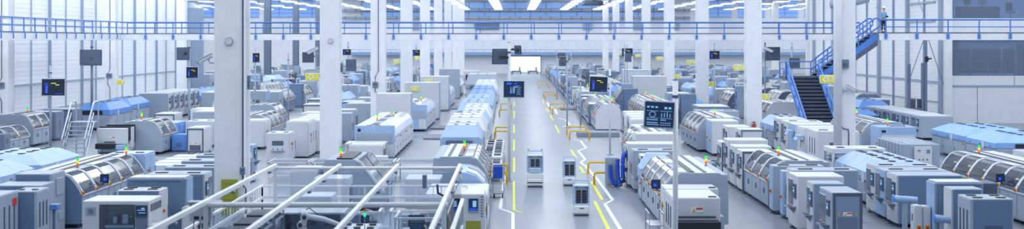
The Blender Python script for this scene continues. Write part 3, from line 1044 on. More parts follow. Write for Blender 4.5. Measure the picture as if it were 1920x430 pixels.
def monitor(t, x, y, z, w, h, yaw, tilt=0.12, style='dash', roll=0, nm='monitor'):
    """flat monitor at (x,y,z) relative to the pole; yaw about z, 0 faces the camera"""
    e = bpy.data.objects.new(nm, None)
    COL.objects.link(e)
    e.parent = t
    e.location = (x, y, z)
    e.rotation_euler = (tilt, roll, yaw)
    MB(-1).box(-w / 2, w / 2, 0, .05, -h / 2, h / 2, .02, 2).build('casing', WHITE if style != 'dark' else SLATE, e)
    MB(-1).box(-w / 2 + .03, w / 2 - .03, -.006, 0, -h / 2 + .035, h / 2 - .035).build('display', SCR if style != 'cad' else SCRD, e)
    MB(-1).box(-w * .42, w * .42, .05, .075, -h * .42, h * .42, .01).tube([(0, .07, 0), (0, .2, 0)], .07, 10).build('back_cover', SLATE, e)
    g = MB(-1)
    W, Q = w / 2 - .05, h / 2 - .05

    def r(a, b, c, d):
        g.box(a * W, b * W, -.011, -.006, c * Q, d * Q)
    if style == 'dash':
        for k in range(3):
            r(-.92 + .3 * k, -.72 + .3 * k, .55, .68)
        r(.35, .55, .48, .66)
        r(.65, .85, .48, .66)
        for q in ((-.95, -.08, .28, .31), (-.95, -.08, -.32, -.29), (.05, .92, .28, .31), (.05, .92, -.32, -.29)):
            r(*q)
        for k in range(4):
            r(.15 + .2 * k, .2 + .2 * k, -.2, .1 + .05 * (k % 3))
        for k in range(12):
            a = 2 * PI * k / 12
            g.box(-.5 * W + .22 * W * math.cos(a) - .012, -.5 * W + .22 * W * math.cos(a) + .012, -.011, -.006, .0 + .22 * Q * math.sin(a) - .012, .22 * Q * math.sin(a) + .012)
        r(-.9, -.1, -.48, -.42)
        r(.1, .5, -.48, -.42)
        r(-.9, -.1, -.72, -.66)
        r(-.9, .0, -.88, -.83)
        for k in range(5):
            r(.1 + .16 * k, .2 + .16 * k, -.72, -.66)
            r(.1 + .16 * k, .2 + .16 * k, -.88, -.83)
    elif style == 'plan':
        for k in range(7):
            r(-.4 + .05 * k, .1 + .02 * k, -.5 + .14 * k, -.47 + .14 * k)
        r(-.35, -.3, -.55, .3)
        r(.0, .04, -.55, .3)
        for k in range(6):
            r(.3, .75 - .1 * (k % 2), -.7 + .22 * k, -.66 + .22 * k)
        r(.1, .35, .28, .36)
    else:
        for k in range(5):
            r(-.8, -.45, .1 + .1 * k, .13 + .1 * k)
        r(-.7, -.5, -.75, .1)
        r(.2, .9, -.85, -.8)
    g.build('screen_graphics', GCY if style != 'cad' else GBL, e)
    g = MB(-1)
    if style == 'plan':
        for a, b in ((0, 0), (.15, 0), (-.15, 0), (0, .15), (0, -.15)):
            g.box((.2 + a) * W - .02, (.2 + a) * W + .02, -.014, -.008, (.72 + b) * Q - .02, (.72 + b) * Q + .02)
        g.box(-.75 * W, -.25 * W, -.010, -.006, .6 * Q, .85 * Q)
        g.build('icon_marks', GBL, e)
    elif style != 'dash':
        g.box(-.2 * W, .25 * W, -.011, -.006, .45 * Q, .52 * Q).box(.2 * W, .55 * W, -.011, -.006, .25 * Q, .32 * Q)
        g.build('highlight_bars', GYE, e)
    else:
        g.bm.free()
    return e


def marm(t, a, b):
    """two-joint bracket from the pole to a monitor back"""
    m = [(a[i] + b[i]) / 2 for i in range(3)]
    m[2] += .03
    MB(-1).tube([a, tuple(m), b], [.05, .035, .03], 8).ball(m[0], m[1], m[2], .06).ball(b[0], b[1], b[2], .09).build('monitor_arm', BLACK, t)


def pole(x, d, h, label, r=.055, m=None):
    t = thing('monitor_pole', label, 'monitor stand', (x, d, 0))
    MB(-1).cyl(0, 0, 0, h, r, 14).build('pole', m or WHITE, t, smooth=True)
    MB(-1).box(-.2, .2, -.2, .2, 0, .03, .005).build('base_plate', PALE, t)
    MB(-1).cyl(0, 0, h, h + .02, r * 1.05, 14).cyl(0, 0, h - .5, h - .42, r * 1.25, 14).build('pole_collar', SLATE, t)
    return t


def cctv(x, d, z, sx, label, k=1.0, yaw=0.35, pitch=-.35):
    """bullet camera on a wall arm; sx=-1 points left"""
    t = thing('security_camera', label, 'camera', (x, d, z))
    b = MB(-1).box(-.46 * k, .2 * k, -.09 * k, .09 * k, -.07 * k, .08 * k, .02 * k, 2).box(-.52 * k, .22 * k, -.11 * k, .11 * k, .08 * k, .10 * k, .006)
    b.rot(pitch, 'Y')
    if sx > 0:
        bmesh.ops.scale(b.bm, vec=(-1, 1, 1), verts=b.bm.verts[:])
    b.rot(.25 * sx, 'Z')
    b.build('camera_housing', WHITE, t)
    n = MB(-1).tube([(-.46 * k, 0, 0), (-.50 * k, 0, 0)], .055 * k, 12)
    n.rot(pitch, 'Y')
    if sx > 0:
        bmesh.ops.scale(n.bm, vec=(-1, 1, 1), verts=n.bm.verts[:])
    n.rot(.25 * sx, 'Z')
    n.build('lens', BLACK, t)
    e = -sx
    MB(-1).tube([(0, 0, -.05 * k), (e * .06 * k, 0, -.2 * k), (e * .34 * k, .05, -.24 * k)], .03 * k, 8).box(e * .34 * k - .03, e * .34 * k + .03, -.07 * k, .12 * k, -.34 * k, -.14 * k, .01).build('camera_bracket', PALE, t)
    return t


# ------------------------------------------------------------------ transport robots


def agv(x, d, w, h, label, variant=0):
    t = thing('transport_robot', label, 'robot cart', (x, d, 0))
    l = .8
    b = MB(-1).box(-w / 2, w / 2, 0, l, .07, .40, .05, 3).build('drive_base', COLW, t)
    MB(-1).box(-w / 2 + .05, w / 2 - .05, .06, l - .06, .02, .08).build('base_skirt', SLATE, t)
    for u in (-w / 2 + .1, w / 2 - .1):
        for v in (.15, l - .15):
            MB(-1).tube([(u - .03, v, .05), (u + .03, v, .05)], .05, 12).build('wheel', BLACK, t)
    if variant == 0:
        MB(-1).box(-w / 2 + .04, w / 2 - .04, -.012, .02, .19, .235, .004).build('sensor_slot', BLACK, t)
        MB(-1).box(-w / 2 - .01, w / 2 + .01, .03, l - .03, .40, .62, .03).build('lift_platform', COLW, t)
        MB(-1).box(-w / 2 + .12, w / 2 - .12, .02, .5, .62, .86, .03).build('tray_box', mat('robot_tray', (.48, .60, .78), .4), t)
        z0, zt = .62, 1.36
    else:
        MB(-1).box(-.08, .08, -.012, .01, .27, .31, .004).build('sensor_slot', SLATE, t)
        z0, zt = .40, h - .26
    PB = mat('robot_frame', (.50, .63, .83), .35)
    zb = .84 if variant == 0 else z0
    fr = MB(-1)
    for u in (-w / 2 + .04, w / 2 - .04):
        fr.box(u - .03, u + .03, .12, .2, zb - .25, zt)
        fr.box(u - .03, u + .03, .62, .7, zb - .25, zt)
    fr.box(-w / 2 + .02, w / 2 - .02, .62, .7, z0, zt, .01)
    fr.box(-w / 2 + .02, w / 2 - .02, .1, .7, zt, zt + .05, .01)
    fr.box(-w / 2 + .02, w / 2 - .02, .1, .18, z0, z0 + .05, .01)
    fr.build('rack_frame', PB, t)
    MB(-1).box(-w / 2 + .1, w / 2 - .1, .16, .55, zb + .02, zt - .02, .02).build('rack_core', PALE, t)
    for u in (-.11, .11):
        s_ = MB(-1).box(u - .08, u + .08, .10, .18, zb + .08, zt - .12, .02).build('reel_magazine', BLACK, t)
        mb = MB(-1)
        for k in range(4):
            z = zb + .14 + k * (zt - zb - .28) / 4
            mb.box(u - .07, u + .07, .092, .10, z, z + .012)
        mb.build('magazine_slots', GREY, s_)
    MB(-1).tube([(-w / 2 + .05, .2, zt + .04), (-w / 2 + .05, .2, h - .02), (w / 2 - .05, .2, h - .02), (w / 2 - .05, .2, zt + .04)], .018, 8).build('push_handle', PB, t)
    MB(-1).tube([(-w / 2 + .05, .6, zt + .04), (-w / 2 + .05, .6, h - .08), (w / 2 - .05, .6, h - .08), (w / 2 - .05, .6, zt + .04)], .018, 8).build('push_handle', PB, t)
    MB(-1).box(-.12, .12, .17, .2, zt - .06, zt + .03, .005).build('name_plate', SWHITE, t)
    if variant == 0:
        for u in (-w / 2 + .08, w / 2 - .08):
            MB(-1).cyl(u, .4, h - .04, h + .03, .03, 10).build('beacon', REDM if u < 0 else SLATE, t)
    return t


agv(.88, 56.4, .76, 1.63, 'tall white transport robot with a black slot, alone in the left half of the aisle', 0)
agv(2.42, 56.9, .60, 1.33, 'white transport robot, rear one of the pair on the right of the aisle', 1)
agv(2.45, 47.2, .63, 1.33, 'white transport robot, front one of the pair on the right of the aisle', 1)
# ------------------------------------------------------------------ left foreground
cab(-15.3, 37.9, 2.4, 1.5, 1.88, 1, 'grey cabinet with dark front and long side handles in the bottom left corner', m=PALE, side=PALE, front='frame', fm=STEELB, sides='slots', top='none', legs=False)
t = THINGS[-1]
MB(1).box(-.03, -.012, 1.0, 1.32, 1.45, 1.68, .004).build('red_notice', REDM, t)
cab(-14.8, 39.5, .75, 1.15, 1.83, 1, 'narrow grey cabinet with two black roof vents, second from the bottom left corner', m=PALE, side=PALE, fm=STEELB, sides='slots', top='vents2', legs=False)
cab(-15.2, 41.0, 1.5, 1.2, 1.84, 1, 'plain grey cabinet behind the narrow cabinet with black roof vents', m=PALE, side=PALE, fm=STEELB, sides='plain', top='none', legs=False)
cab(-15.44, 42.55, 1.2, 1.35, 2.05, 1, 'tall grey cabinet with raised side covers left of the near hooded machine', m=PALE, side=PALE, fm=STEELB, sides='panels', top='none', legs=False)
t = thing('blue_tray', 'small blue rounded tray sticking out beside the tall grey cabinet', 'tray', (-14.86, 41.5, 0))
MB(-1).box(-.28, .02, 0, .4, .98, 1.13, .04, 2).build('tray_body', MBLUE, t)
MB(-1).box(-.26, .0, .02, .38, 1.13, 1.16, .01).build('tray_lid', LBLUE, t)
MB(-1).box(-.2, -.12, .15, .25, 0, .98).build('tray_stand', GREY, t)
hood_line(-14.93, 44.1, 5, 1.5, 1, 'long machine with five smoked hoods in the left foreground', w=2.3, h=1.89, end=STEELB, screen=(2.2, 1.5), zb=1.18)
cab(-15.0, 51.75, 1.5, 1.6, 1.9, 1, 'light blue cabinet at the far end of the five hooded machine', m=LBLUE, front='plain', sides='doors', top='vents2')
stack_light(-15.8, 46.2, 1.9, 'large red, yellow and green signal light on the left foreground hooded machine', 1.1)
stack_light(-15.5, 51.0, 1.9, 'red, yellow and green signal light at the rear of the left foreground hooded machine', 1.15)
# glass fronted machine in the centre left foreground
t = root('glass_front_machine', 'white machine with a wide glass front and screen at the bottom left', 'machine', -10.87, 38.0)
h = 1.72
w = 1.98
b = MB(1).box(0, w, .0, 1.4, .05, .86, .02).box(0, w, .75, 1.4, .86, h - .1, .01).box(0, .42, 0, .75, .86, h - .1, .01).box(w - .5, w, 0, .75, .86, h - .1, .01).box(0, w, 0, 1.4, h - .12, h, .02).build('body', WHITE, t)
MB(1).box(.44, w - .52, -.01, .01, .88, h - .14).build('front_glass', CLEAR, t)
tb = MB(1)
tb.box(.5, w - .6, .2, .7, .87, .98, .01).box(.7, .9, .3, .6, .98, 1.3, .02).box(1.05, 1.2, .35, .55, .98, 1.22, .02).tube([(.55, .4, 1.35), (w - .6, .4, 1.35)], .03, 6)
tb.build('inner_gantry', STEEL, t)
MB(1).box(.44, w - .52, .7, .74, .88, h - .14).build('inner_back_panel', WHITE, t)
for k in range(3):
    MB(1).ball(.65 + .22 * k, .38, 1.2, .016).build('status_lamp', LGRN, t)
p = MB(1).box(.04, .40, -.035, 0, 1.22, 1.60, .01).build('screen', SLATE, t)
MB(1).box(.06, .38, -.042, -.035, 1.28, 1.57).build('display', SCR, p)
MB(1).box(.10, .34, -.047, -.042, 1.44, 1.46).box(.12, .22, -.047, -.042, 1.48, 1.52).box(.10, .3, -.047, -.042, 1.36, 1.38).build('screen_graphics', GCY, p)
MB(1).box(.04, .40, -.02, 0, .9, 1.2, .01).build('control_panel', GREY, t)
st = MB(1).box(.5, w - .55, -.03, -.005, .76, .82).build('led_strip', WHITE, t)
for k in range(10):
    MB(1).box(.55 + k * .09, .585 + k * .09, -.036, -.03, .78, .80).build('led', GYE if k % 4 else LGRN, st)
MB(1).box(w - .4, w - .1, -.02, 0, 1.3, 1.55, .01).build('fan_grille', PALE, t)
MB(1).tube([(w - .25, -.02, 1.42), (w - .25, -.035, 1.42)], .08, 14).build('fan', GREY, t)
MB(1).tube([(w - .25, -.005, .5), (w - .25, -.03, .5)], .09, 14).build('fan', GREY, t)
MB(1).box(w - .4, w - .12, -.012, 0, .72, .82).build('red_label', REDM, t)
for k in range(6):
    MB(1).box(-.012, 0, .15 + k * .2, .28 + k * .2, 1.38, 1.6).build('side_vent', SLATE, t)
MB(1).box(-.015, 0, .5, .9, .3, 1.1, .005).build('side_door', WHITE, t)
low_unit(-10.43, 37.7, .4, .5, 1.05, 1, 'small white box beside the glass fronted machine', vents=False)
cab(-11.15, 40.2, 1.35, .9, 1.78, 1, 'white cabinet with four black roof vents behind the glass fronted machine', m=WHITE, fm=STEELB, sides='doors', top='vents4', legs=False)
cab(-10.68, 41.6, 1.95, .85, 2.0, 1, 'dark grey cabinet with a light blue side behind the glass fronted machine', m=STONE, fm=STEELB, side=LBLUE, front='seam', sides='plain', top='cap', legs=False)
estop(THINGS[-1], 1, -.012, .55, .75, k=.09)
low_unit(-10.32, 41.2, .42, .4, 1.12, 1, 'small white operator box with a stop button by the light blue side panel', vents=False)
estop(THINGS[-1], 1, .15, 0, .95, 'front')
for k, (d, o) in enumerate(((44.2, 'nearest'), (46.6, 'second'), (49.0, 'third'), (51.4, 'fourth'))):
    cab(-10.75 - .02 * k, d, 2.0, 1.2, 1.87, 1, 'wide grey printer cabinet with side screens, %s in the row left of the near column' % o, m=PALE, fm=STEELB if k == 0 else STONE, side=WHITE, front='plain', sides='screen', top='vents2')
# small frames behind, on the aisle crossing
for k in range(5):
    bench(-13.4 - 1.5 * (k % 3), 62.2 + 2.2 * (k // 3), 1.3, .9, .75, 1, 'low white roller frame, %s of the group behind the wide printer cabinets' % ORD[k], n=2)
for k in range(4):
    low_unit(-14.2, 54.6 + 1.4 * k, 1.6, 1.15, 1.15, 1, 'low white feeder cart, %s from the front behind the light blue cabinet' % ORD[k])
cab(-17.65, 72.5, .95, 2.0, 1.5, 1, 'white cabinet with dark frame and small window beside the nearest left column', front='frame', sides='plain', top='cap')
cab(-18.3, 77.5, 1.6, 2.0, 1.6, 1, 'white box machine behind the dark framed cabinet', front='plain', sides='doors', top='vents2')
cab(-19.1, 84.5, 2.2, 3.0, 1.75, 1, 'wide pale machine with a light blue corner left of the nearest column', m=PALE, side=LBLUE, front='plain', sides='doors', top='cap')
cab(-22.1, 83.0, 1.3, 2.0, 1.70, 1, 'white cabinet with dark frame behind the grey hooded machine', front='frame', sides='doors', top='cap')
cab(-20.6, 88.5, 1.9, 2.5, 1.7, 1, 'white rounded machine cabinet behind the left hooded machines', front='plain', sides='doors', top='cap')
# second hooded machine
hood_line(-20.0, 72.6, 2, 1.6, 1, 'grey machine with two smoked hoods in the left middle ground', w=2.2, h=1.9, end=PALE)
cab(-20.1, 75.9, 1.6, 2.2, 1.6, 1, 'light blue machine behind the two hooded grey machine', m=LBLUE, side=MBLUE, front='plain', sides='panels', top='none')
stack_light(-21.65, 74.2, 1.9, 'small signal light on the grey two hooded machine', 1.35, 'gyr')
low_unit(-19.1, 74.3, .85, 1.4, 1.0, 1, 'blue low box with a white lid beside the two hooded grey machine', m=MBLUE)
t = root('loading_machine', 'white fronted loading machine with a black conveyor mouth by the step ladder', 'machine', -21.5, 70.7)
MB(1).box(0, 1.62, 0, .45, .75, 1.62, .02).box(.1, 1.5, .1, 1.8, .3, .9, .02).build('body', WHITE, t)
MB(1).box(0, .06, .5, 1.7, .9, 1.66).box(0, 1.6, .46, .56, .75, 1.70).box(0, 1.6, 1.65, 1.75, .75, 1.72).build('dark_frame', BLACK, t)
MB(1).box(-.02, .3, .9, 1.5, .5, 1.62, .02).build('side_column', WHITE, t)
MB(1).box(.55, 1.6, -.35, 0, .5, .8, .03).build('conveyor_mouth', BLACK, t)
MB(1).box(.02, .5, -.3, 0, .45, .72, .04).build('blue_tray', LBLUE, t)
MB(1).box(.6, 1.2, -.02, 0, .84, .90).build('front_slot', SLATE, t)
warn_label(t, 1, .75, 1.08, .34)
MB(1).box(.1, 1.5, .1, 1.8, .0, .3).build('plinth', SLATE, t)
stack_light(-24.6, 74.0, 0.02, 'tall signal light standing on the floor beside the step ladder', 1.0) if False else None

# warehouse step ladder
t = thing('step_ladder', 'tall grey platform step ladder with looped handrails at the left', 'ladder', (-24.55, 69.3, 0), -.04)
n = 9
W, TH, RUN = 1.25, 2.0, 1.35
for sx in (0, W):
    MB(-1).prism([(sx - .03, 0), (sx + .03, 0), (sx + .03, .1), (sx - .03, .1)], 0, .02).bm.free()
    st = MB(-1)
    st.tube([(sx, 0, .05), (sx + .0, RUN, TH)], .05, 6).tube([(sx, RUN + .7, .05), (sx, RUN + .7, TH)], .04, 6).tube([(sx, .05, .08), (sx, RUN + .7, .08)], .04, 6)
    st.build('stringer', STEEL, t)
    hr = [(sx, -.05, .25), (sx, .0, 1.15), (sx, RUN - .1, TH + .95)] + arc((sx, RUN - .1, TH + .95), (sx, RUN, TH + 1.1), (sx, RUN + .3, TH + 1.1)) + arc((sx, RUN + .4, TH + 1.1), (sx, RUN + .7, TH + 1.1), (sx, RUN + .7, TH + .85)) + [(sx, RUN + .7, TH)]
    MB(-1).tube(hr, .045, 8).tube([(sx, RUN * .3, TH * .3), (sx, RUN * .3, TH * .3 + 1.0)], .03, 6).tube([(sx, RUN * .7, TH * .7), (sx, RUN * .7, TH * .7 + 1.0)], .03, 6).tube([(sx, .1, .7), (sx, RUN, TH + .5)], .03, 6).build('handrail', STEEL, t)
for k in range(n):
    q = (k + 1) / n
    MB(-1).box(.02, W - .02, RUN * q - .28, RUN * q, TH * q - .05, TH * q).build('tread', PALE, t)
MB(-1).box(.02, W - .02, RUN, RUN + .72, TH - .06, TH).build('platform', PALE, t)
for sx in (0, W):
    for v in (.1, RUN + .6):
        MB(-1).tube([(sx - .03, v, .05), (sx + .03, v, .05)], .05, 10).build('caster', BLACK, t)

# left back: hooded machines near the wall
hood_line(-29.2, 77.6, 2, 1.5, 1, 'grey hooded machine with a signal light near the left wall', w=2.8, h=1.98, end=PALE)
stack_light(-30.3, 79.5, 1.93, 'small signal light on the hooded machine near the left wall', 1.5, 'gr')
hood_line(-29.0, 73.2, 2, 1.7, 1, 'low hooded machine with a blue top edge at the left picture edge', w=2.6, h=1.45, end=GREY, zb=.8)
low_unit(-28.7, 71.8, 1.1, 1.0, 1.2, 1, 'grey wire rack unit in front of the blue edged machine', m=GREY)
cab(-29.6, 82.4, 1.8, 1.6, 1.85, 1, 'dark grey cabinet, nearer of the two behind the left wall hooded machine', m=GREY, side=GREY, sides='doors', top='cap')
cab(-29.6, 85.5, 1.9, 2.0, 1.85, 1, 'dark grey cabinet, farther of the two behind the left wall hooded machine', m=GREY, side=GREY, front='frame', sides='doors', top='cap')
# blue ovens
oven(-19.95, 53.9, 3, 1.6, 1, 'light blue oven with black roof vents left of the five hooded machine', w=3.6, h=1.6, zb=.92)
oven(-19.95, 46.6, 4, 1.62, 1, 'light blue oven at the left picture edge, nearest of its row', w=3.6, h=1.55, zb=.92, rear=True)
oven(-29.2, 92.2, 3, 1.7, 1, 'mid blue oven with grey base by the left wall, nearer one', w=2.4, h=1.95, zb=1.1, hood=MBLUE)
oven(-29.4, 97.9, 3, 1.7, 1, 'mid blue oven with grey base by the left wall, farther one', w=2.4, h=2.0, zb=1.2, hood=MBLUE)
for k in range(6):
    cab(-28.3, 104.4 + 1.75 * k, 2.4, 1.55, 2.15, 1, 'grey screen cabinet by the left wall, %s from the front of its row' % ORD[k], m=PALE, side=WHITE, front='plain', sides='screen', top='none')
for k in range(3):
    oven(-28.3, 116.0 + 5.6 * k, 3, 1.7, 1, 'blue oven far back along the left wall, %s from the front' % ORD[k], w=2.4, h=2.0, zb=1.0, hood=MBLUE)

# ------------------------------------------------------------------ between the nearest two left columns
cab(-11.9, 67.4, 1.2, 1.7, 1.6, 1, 'white cabinet with a small front window and shelf between the left columns', front='window1', sides='doors', top='vents2')
cab(-11.3, 69.8, 1.2, 2.6, 2.05, 1, 'white cabinet with a light blue side strip left of the second column', front='plain', side=WHITE, sides='doors', top='cap')
MB(1).box(-.02, -.002, .02, .5, .2, 1.9, .004).build('blue_strip', LBLUE, THINGS[-1])
for k in range(3):
    cab(-11.2, 73.0 + 2.2 * k, 1.6, 1.9, 1.9, 1, 'white cabinet with side screen, %s behind the blue strip cabinet' % ORD[k], side=WHITE, sides='screen', top='cap')
t = cab(-13.3, 60.3, .55, .8, 1.7, 1, 'slim light blue machine with a wall screen right of the nearest column', m=WHITE, side=LBLUE, sides='screen', top='none')
cab(-12.6, 61.6, .9, .9, 1.45, 1, 'light blue standing cabinet behind the glass enclosure, left part', m=LBLUE, sides='screen', top='none')
hood_line(-15.0, 78.5, 3, 1.6, 1, 'grey hooded machine with raised glass doors between the left columns', w=2.2, h=1.9, end=PALE)
hood_line(-16.6, 90.0, 2, 1.6, 1, 'smaller hooded machine behind the raised glass doors machine', w=2.2, h=1.95, end=PALE)
cab(-14.9, 76.0, 1.7, 2.0, 1.7, 1, 'white rounded cabinet right of the nearest left column, front of its line', m=WHITE, sides='doors', top='cap')
for k, (x, d, hh) in enumerate(((-14.0, 94, 1.75), (-13.5, 90, 1.35), (-11.6, 97, 1.8), (-10.9, 101, 1.9), (-14.8, 101, 1.8))):
    cab(x, d, 1.6, 2.4, hh, 1, 'pale cabinet in the middle distance between the first two left columns, %s from the front' % ORD[k], m=(WHITE, WHITE, LBLUE, PALE, PALE)[k], side=(WHITE, WHITE, LBLUE, MBLUE, PALE)[k], front='frame' if k % 2 == 0 else 'plain', sides='doors', top='cap')

# second to third column
cab(-10.35, 80.4, .7, 1.5, 1.9, 1, 'grey cabinet with dark edge just right of the second left column', m=PALE, side=PALE, front='plain', sides='doors', top='none')
cab(-10.4, 83.0, 1.2, 1.6, 1.95, 1, 'grey cabinet with louvred side right of the second left column', m=PALE, side=PALE, sides='slots', top='cap')
cab(-10.45, 92.4, 1.8, 2.0, 1.9, 1, 'pale blue cabinet seen between the second and third left columns', m=PALE, side=LBLUE, sides='doors', top='cap')

# ------------------------------------------------------------------ blue fronted lines left of the centre aisle


def blue_line(X, D, n, L, label, w=2.2, h=1.87, lights=True):
    """light blue fronted machine: flat roof with dark hatches, row of glossy white hoods along the aisle side"""
    t = root('placement_machine', label, 'machine', X, D)
    s = 1
    l = n * L
    MB(s).box(.04, w, .04, l, .14, h - .75, .02).build('machine_base', WHITE, t)
    MB(s).box(.5, w - .02, .1, l, h - .75, h - .06, .02).build('machine_spine', WHITE, t)
    f = MB(s).box(0, w, 0, .5, .14, h, .02).build('front_housing', LBLUE, t)
    MB(s).box(.12, w - .12, -.012, 0, h - 1.0, h - .42, .01).build('front_recess', PALE, t)
    MB(s).box(w - .35, w - .18, -.02, 0, h - .32, h - .16, .01).build('front_display', BLACK, t)
    MB(s).box(.02, .55, -.014, 0, .2, h - 1.02).build('front_door', WHITE, t)
    for k in range(2):
        MB(s).box(w * (.35 + .22 * k), w * (.48 + .22 * k), .15, .4, h, h + .02).build('roof_hatch', BLACK, t)
    WG = mat('gloss_white', (.82, .86, .92), .12, coat=.6)
    for k in range(n):
        v0, v1 = .5 + k * (l - .5) / n, .5 + (k + 1) * (l - .5) / n
        prof = [(0, h - .78), (.02, h - .62), (.15, h - .3), (.35, h - .08), (.6, h)]
        MB(s).shell(prof, v0 + .03, v1 - .03, .06).build('glossy_hood', WG, t)
        MB(s).prism([(.05, h - .78), (.2, h - .35), (.55, h - .04), (.6, h - .78)], v0, v0 + .03).build('hood_gap', GREY, t)
        d = MB(s).box(.02, .04, v0 + .04, v1 - .04, .22, h - .86, .006).build('base_door', WHITE, t)
        MB(s).box(.0, .02, v1 - .2, v1 - .16, .5, .6).build('door_handle', SLATE, d)
        if k % 2 == 0:
            estop(t, s, .03, v0 + .05, h - .84, k=.06)
        MB(s).box(.95, 1.35, v0 + .2, v1 - .1, h - .06, h + .01, .008).build('roof_hatch', SLATE if k % 2 == 0 else PALE, t)
    MB(s).box(.6, w - .05, .5, l - .05, h - .06, h - .01, .01).build('roof_panel', WHITE, t)
    feet(t, s, (.12,), [.2 + k * (l - .4) / n for k in range(n + 1)])
    return t


blue_line(-6.55, 69.2, 7, 1.9, 'light blue fronted machine with glossy white hoods left of the centre aisle', w=2.15)
stack_light(-7.9, 73.3, 1.88, 'left signal light on the glossy hooded machine left of the aisle', 1.15)
stack_light(-7.35, 77.3, 1.88, 'right signal light on the glossy hooded machine left of the aisle', 1.15)
t = root('work_table', 'white table with grey side screens before the light blue fronted machine', 'table', -6.85, 66.2)
MB(1).box(0, 2.1, .9, 2.6, 1.0, 1.08, .01).build('table_top', WHITE, t)
for u in (.06, 2.04):
    for v in (1.0, 2.5):
        MB(1).box(u - .04, u + .04, v - .04, v + .04, 0, 1.0).build('leg', WHITE, t)
for k in range(7):
    MB(1).box(.5 + .2 * k, .58 + .2 * k, .95, 1.05, 1.08, 1.12).build('table_clip', LBLUE, t)
cab(-6.75, 65.0, 1.7, 1.6, 1.15, 1, 'white low cabinet with a grey lid in front of the light blue fronted machine', m=WHITE, sides='slots', top='cap', legs=False)
cab(-6.95, 85.2, 2.3, 1.5, 2.95, 1, 'very tall plain pale cabinet behind the glossy hooded machine', m=WHITE, side=PALE, sides='plain', top='none')
blue_line(-6.3, 91.0, 5, 2.1, 'second light blue fronted machine, beyond the tall plain cabinet', w=2.0, h=1.9)
stack_light(-7.9, 93.0, 1.92, 'left signal light on the second blue fronted machine', 1.4)
stack_light(-7.0, 95.5, 1.92, 'right signal light on the second blue fronted machine', 1.4)
t = cab(-6.2, 104.2, 2.8, 2.0, 3.05, 1, 'tall plain cabinet with a D6 arrow sign behind the second blue fronted machine', m=WHITE, side=PALE, sides='plain', top='none')
sign(-8.15, 104.06, 2.55, 'D6', 'yellow D6 sign with right arrow on the tall plain cabinet', rev=True)
cab(-6.1, 117.0, 2.6, 2.0, 3.2, 1, 'tall plain cabinet with a small D6 sign farther down the aisle', m=WHITE, side=PALE, sides='plain', top='none')
sign(-7.9, 116.88, 2.75, 'D6', 'small yellow D6 sign on the farther tall cabinet', rev=True)
blue_line(-6.2, 121.5, 5, 2.2, 'third light blue fronted machine left of the aisle, far back', w=1.9, h=1.9)
cab(-6.2, 141.5, 2.2, 2.0, 3.3, 1, 'tall plain cabinet in front of the far back machines left of the aisle', m=PALE, side=PALE, sides='plain', top='none')
blue_line(-6.3, 146.5, 5, 2.2, 'fourth blue fronted machine left of the aisle, far back', w=1.9, h=1.9)
t = cab(-5.2, 186, 2.3, 3, 2.0, 1, 'white machine with a dark wide mouth at the far end of the left aisle', m=WHITE, front='plain', sides='doors', top='cap')
MB(1).box(.3, 2.0, -.5, -.012, .7, 1.5, .1).build('machine_mouth', BLACK, t)

# ------------------------------------------------------------------ aisle row directly left of the main aisle


def qoven(X, D, w, label, m, n=2, L=2.1, h=2.0, front=True, topm=None):
    t = root('oven_machine', label, 'machine', X, D)
    s = 1
    MB(s).box(.05, w - .05, .2, n * L, .14, 1.0, .02).build('oven_base', WHITE, t)
    for k in range(n):
        v0, v1 = k * L, (k + 1) * L - .05
        a, b, z0, z1, zt = 0.0, w, 1.0, 1.45, h
        sec = lambda v, i: [(a, v, z0), (a, v, z1 if i else z0 + .35), (a + (.32 if i else .12), v, zt if i else z0 + .45), (b - (.32 if i else .12), v, zt if i else z0 + .45), (b, v, z1 if i else z0 + .35), (b, v, z0)]
        sg = MB(s).loft([sec(v0, 0), sec(v0 + .75, 1), sec(v1, 1)]).build('hood_segment', m, t)
        MB(s).loft([[(a + .32, v0 + .75, zt), (a + .32, v0 + .75, zt + .02), (b - .32, v0 + .75, zt + .02), (b - .32, v0 + .75, zt)],
                    [(a + .32, v1 - .02, zt), (a + .32, v1 - .02, zt + .02), (b - .32, v1 - .02, zt + .02), (b - .32, v1 - .02, zt)]]).build('roof_cover', topm or WHITE, sg)
        for uu in (w * .36, w * .64):
            for vv in (.95, 1.1, 1.25, 1.4):
                MB(s).box(uu - .1, uu + .1, v0 + vv, v0 + vv + .07, zt + .02, zt + .03).build('roof_grille', BLACK if m is not WHITE else GREY, sg)
    if front:
        MB(s).box(w * .22, w * .85, -.35, .02, 1.0, 1.30, .02).build('tunnel_mouth', SLATE, t)
    feet(t, s, (.15, w - .15), (.4, n * L - .3))
    return t


qoven(-1.75, 66.5, 2.15, 'light blue and white oven left of the main aisle, nearest of the row', LBLUE, 2, 2.2, 2.02)
qoven(-1.65, 72.0, 2.35, 'plain white oven housing in the row left of the main aisle', WHITE, 2, 2.6, 2.1, False)
qoven(-1.6, 78.5, 1.95, 'light blue oven behind the plain white housing left of the aisle', LBLUE, 2, 2.4, 2.0)
qoven(-1.55, 84.5, 2.1, 'white oven housing, second white one left of the aisle', WHITE, 2, 2.6, 2.05, False)
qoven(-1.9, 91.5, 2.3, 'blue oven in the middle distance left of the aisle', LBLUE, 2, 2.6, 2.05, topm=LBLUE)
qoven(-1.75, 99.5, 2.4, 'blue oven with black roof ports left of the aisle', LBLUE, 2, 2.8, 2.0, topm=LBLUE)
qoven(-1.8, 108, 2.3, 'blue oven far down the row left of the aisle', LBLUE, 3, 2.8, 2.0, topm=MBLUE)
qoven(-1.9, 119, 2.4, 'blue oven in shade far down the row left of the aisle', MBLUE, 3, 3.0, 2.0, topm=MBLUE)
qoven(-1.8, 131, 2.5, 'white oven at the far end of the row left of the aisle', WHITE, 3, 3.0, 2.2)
qoven(-1.9, 146, 3.8, 'wide white and blue machine at the far end of the left aisle row', PALE, 2, 3.0, 2.6)

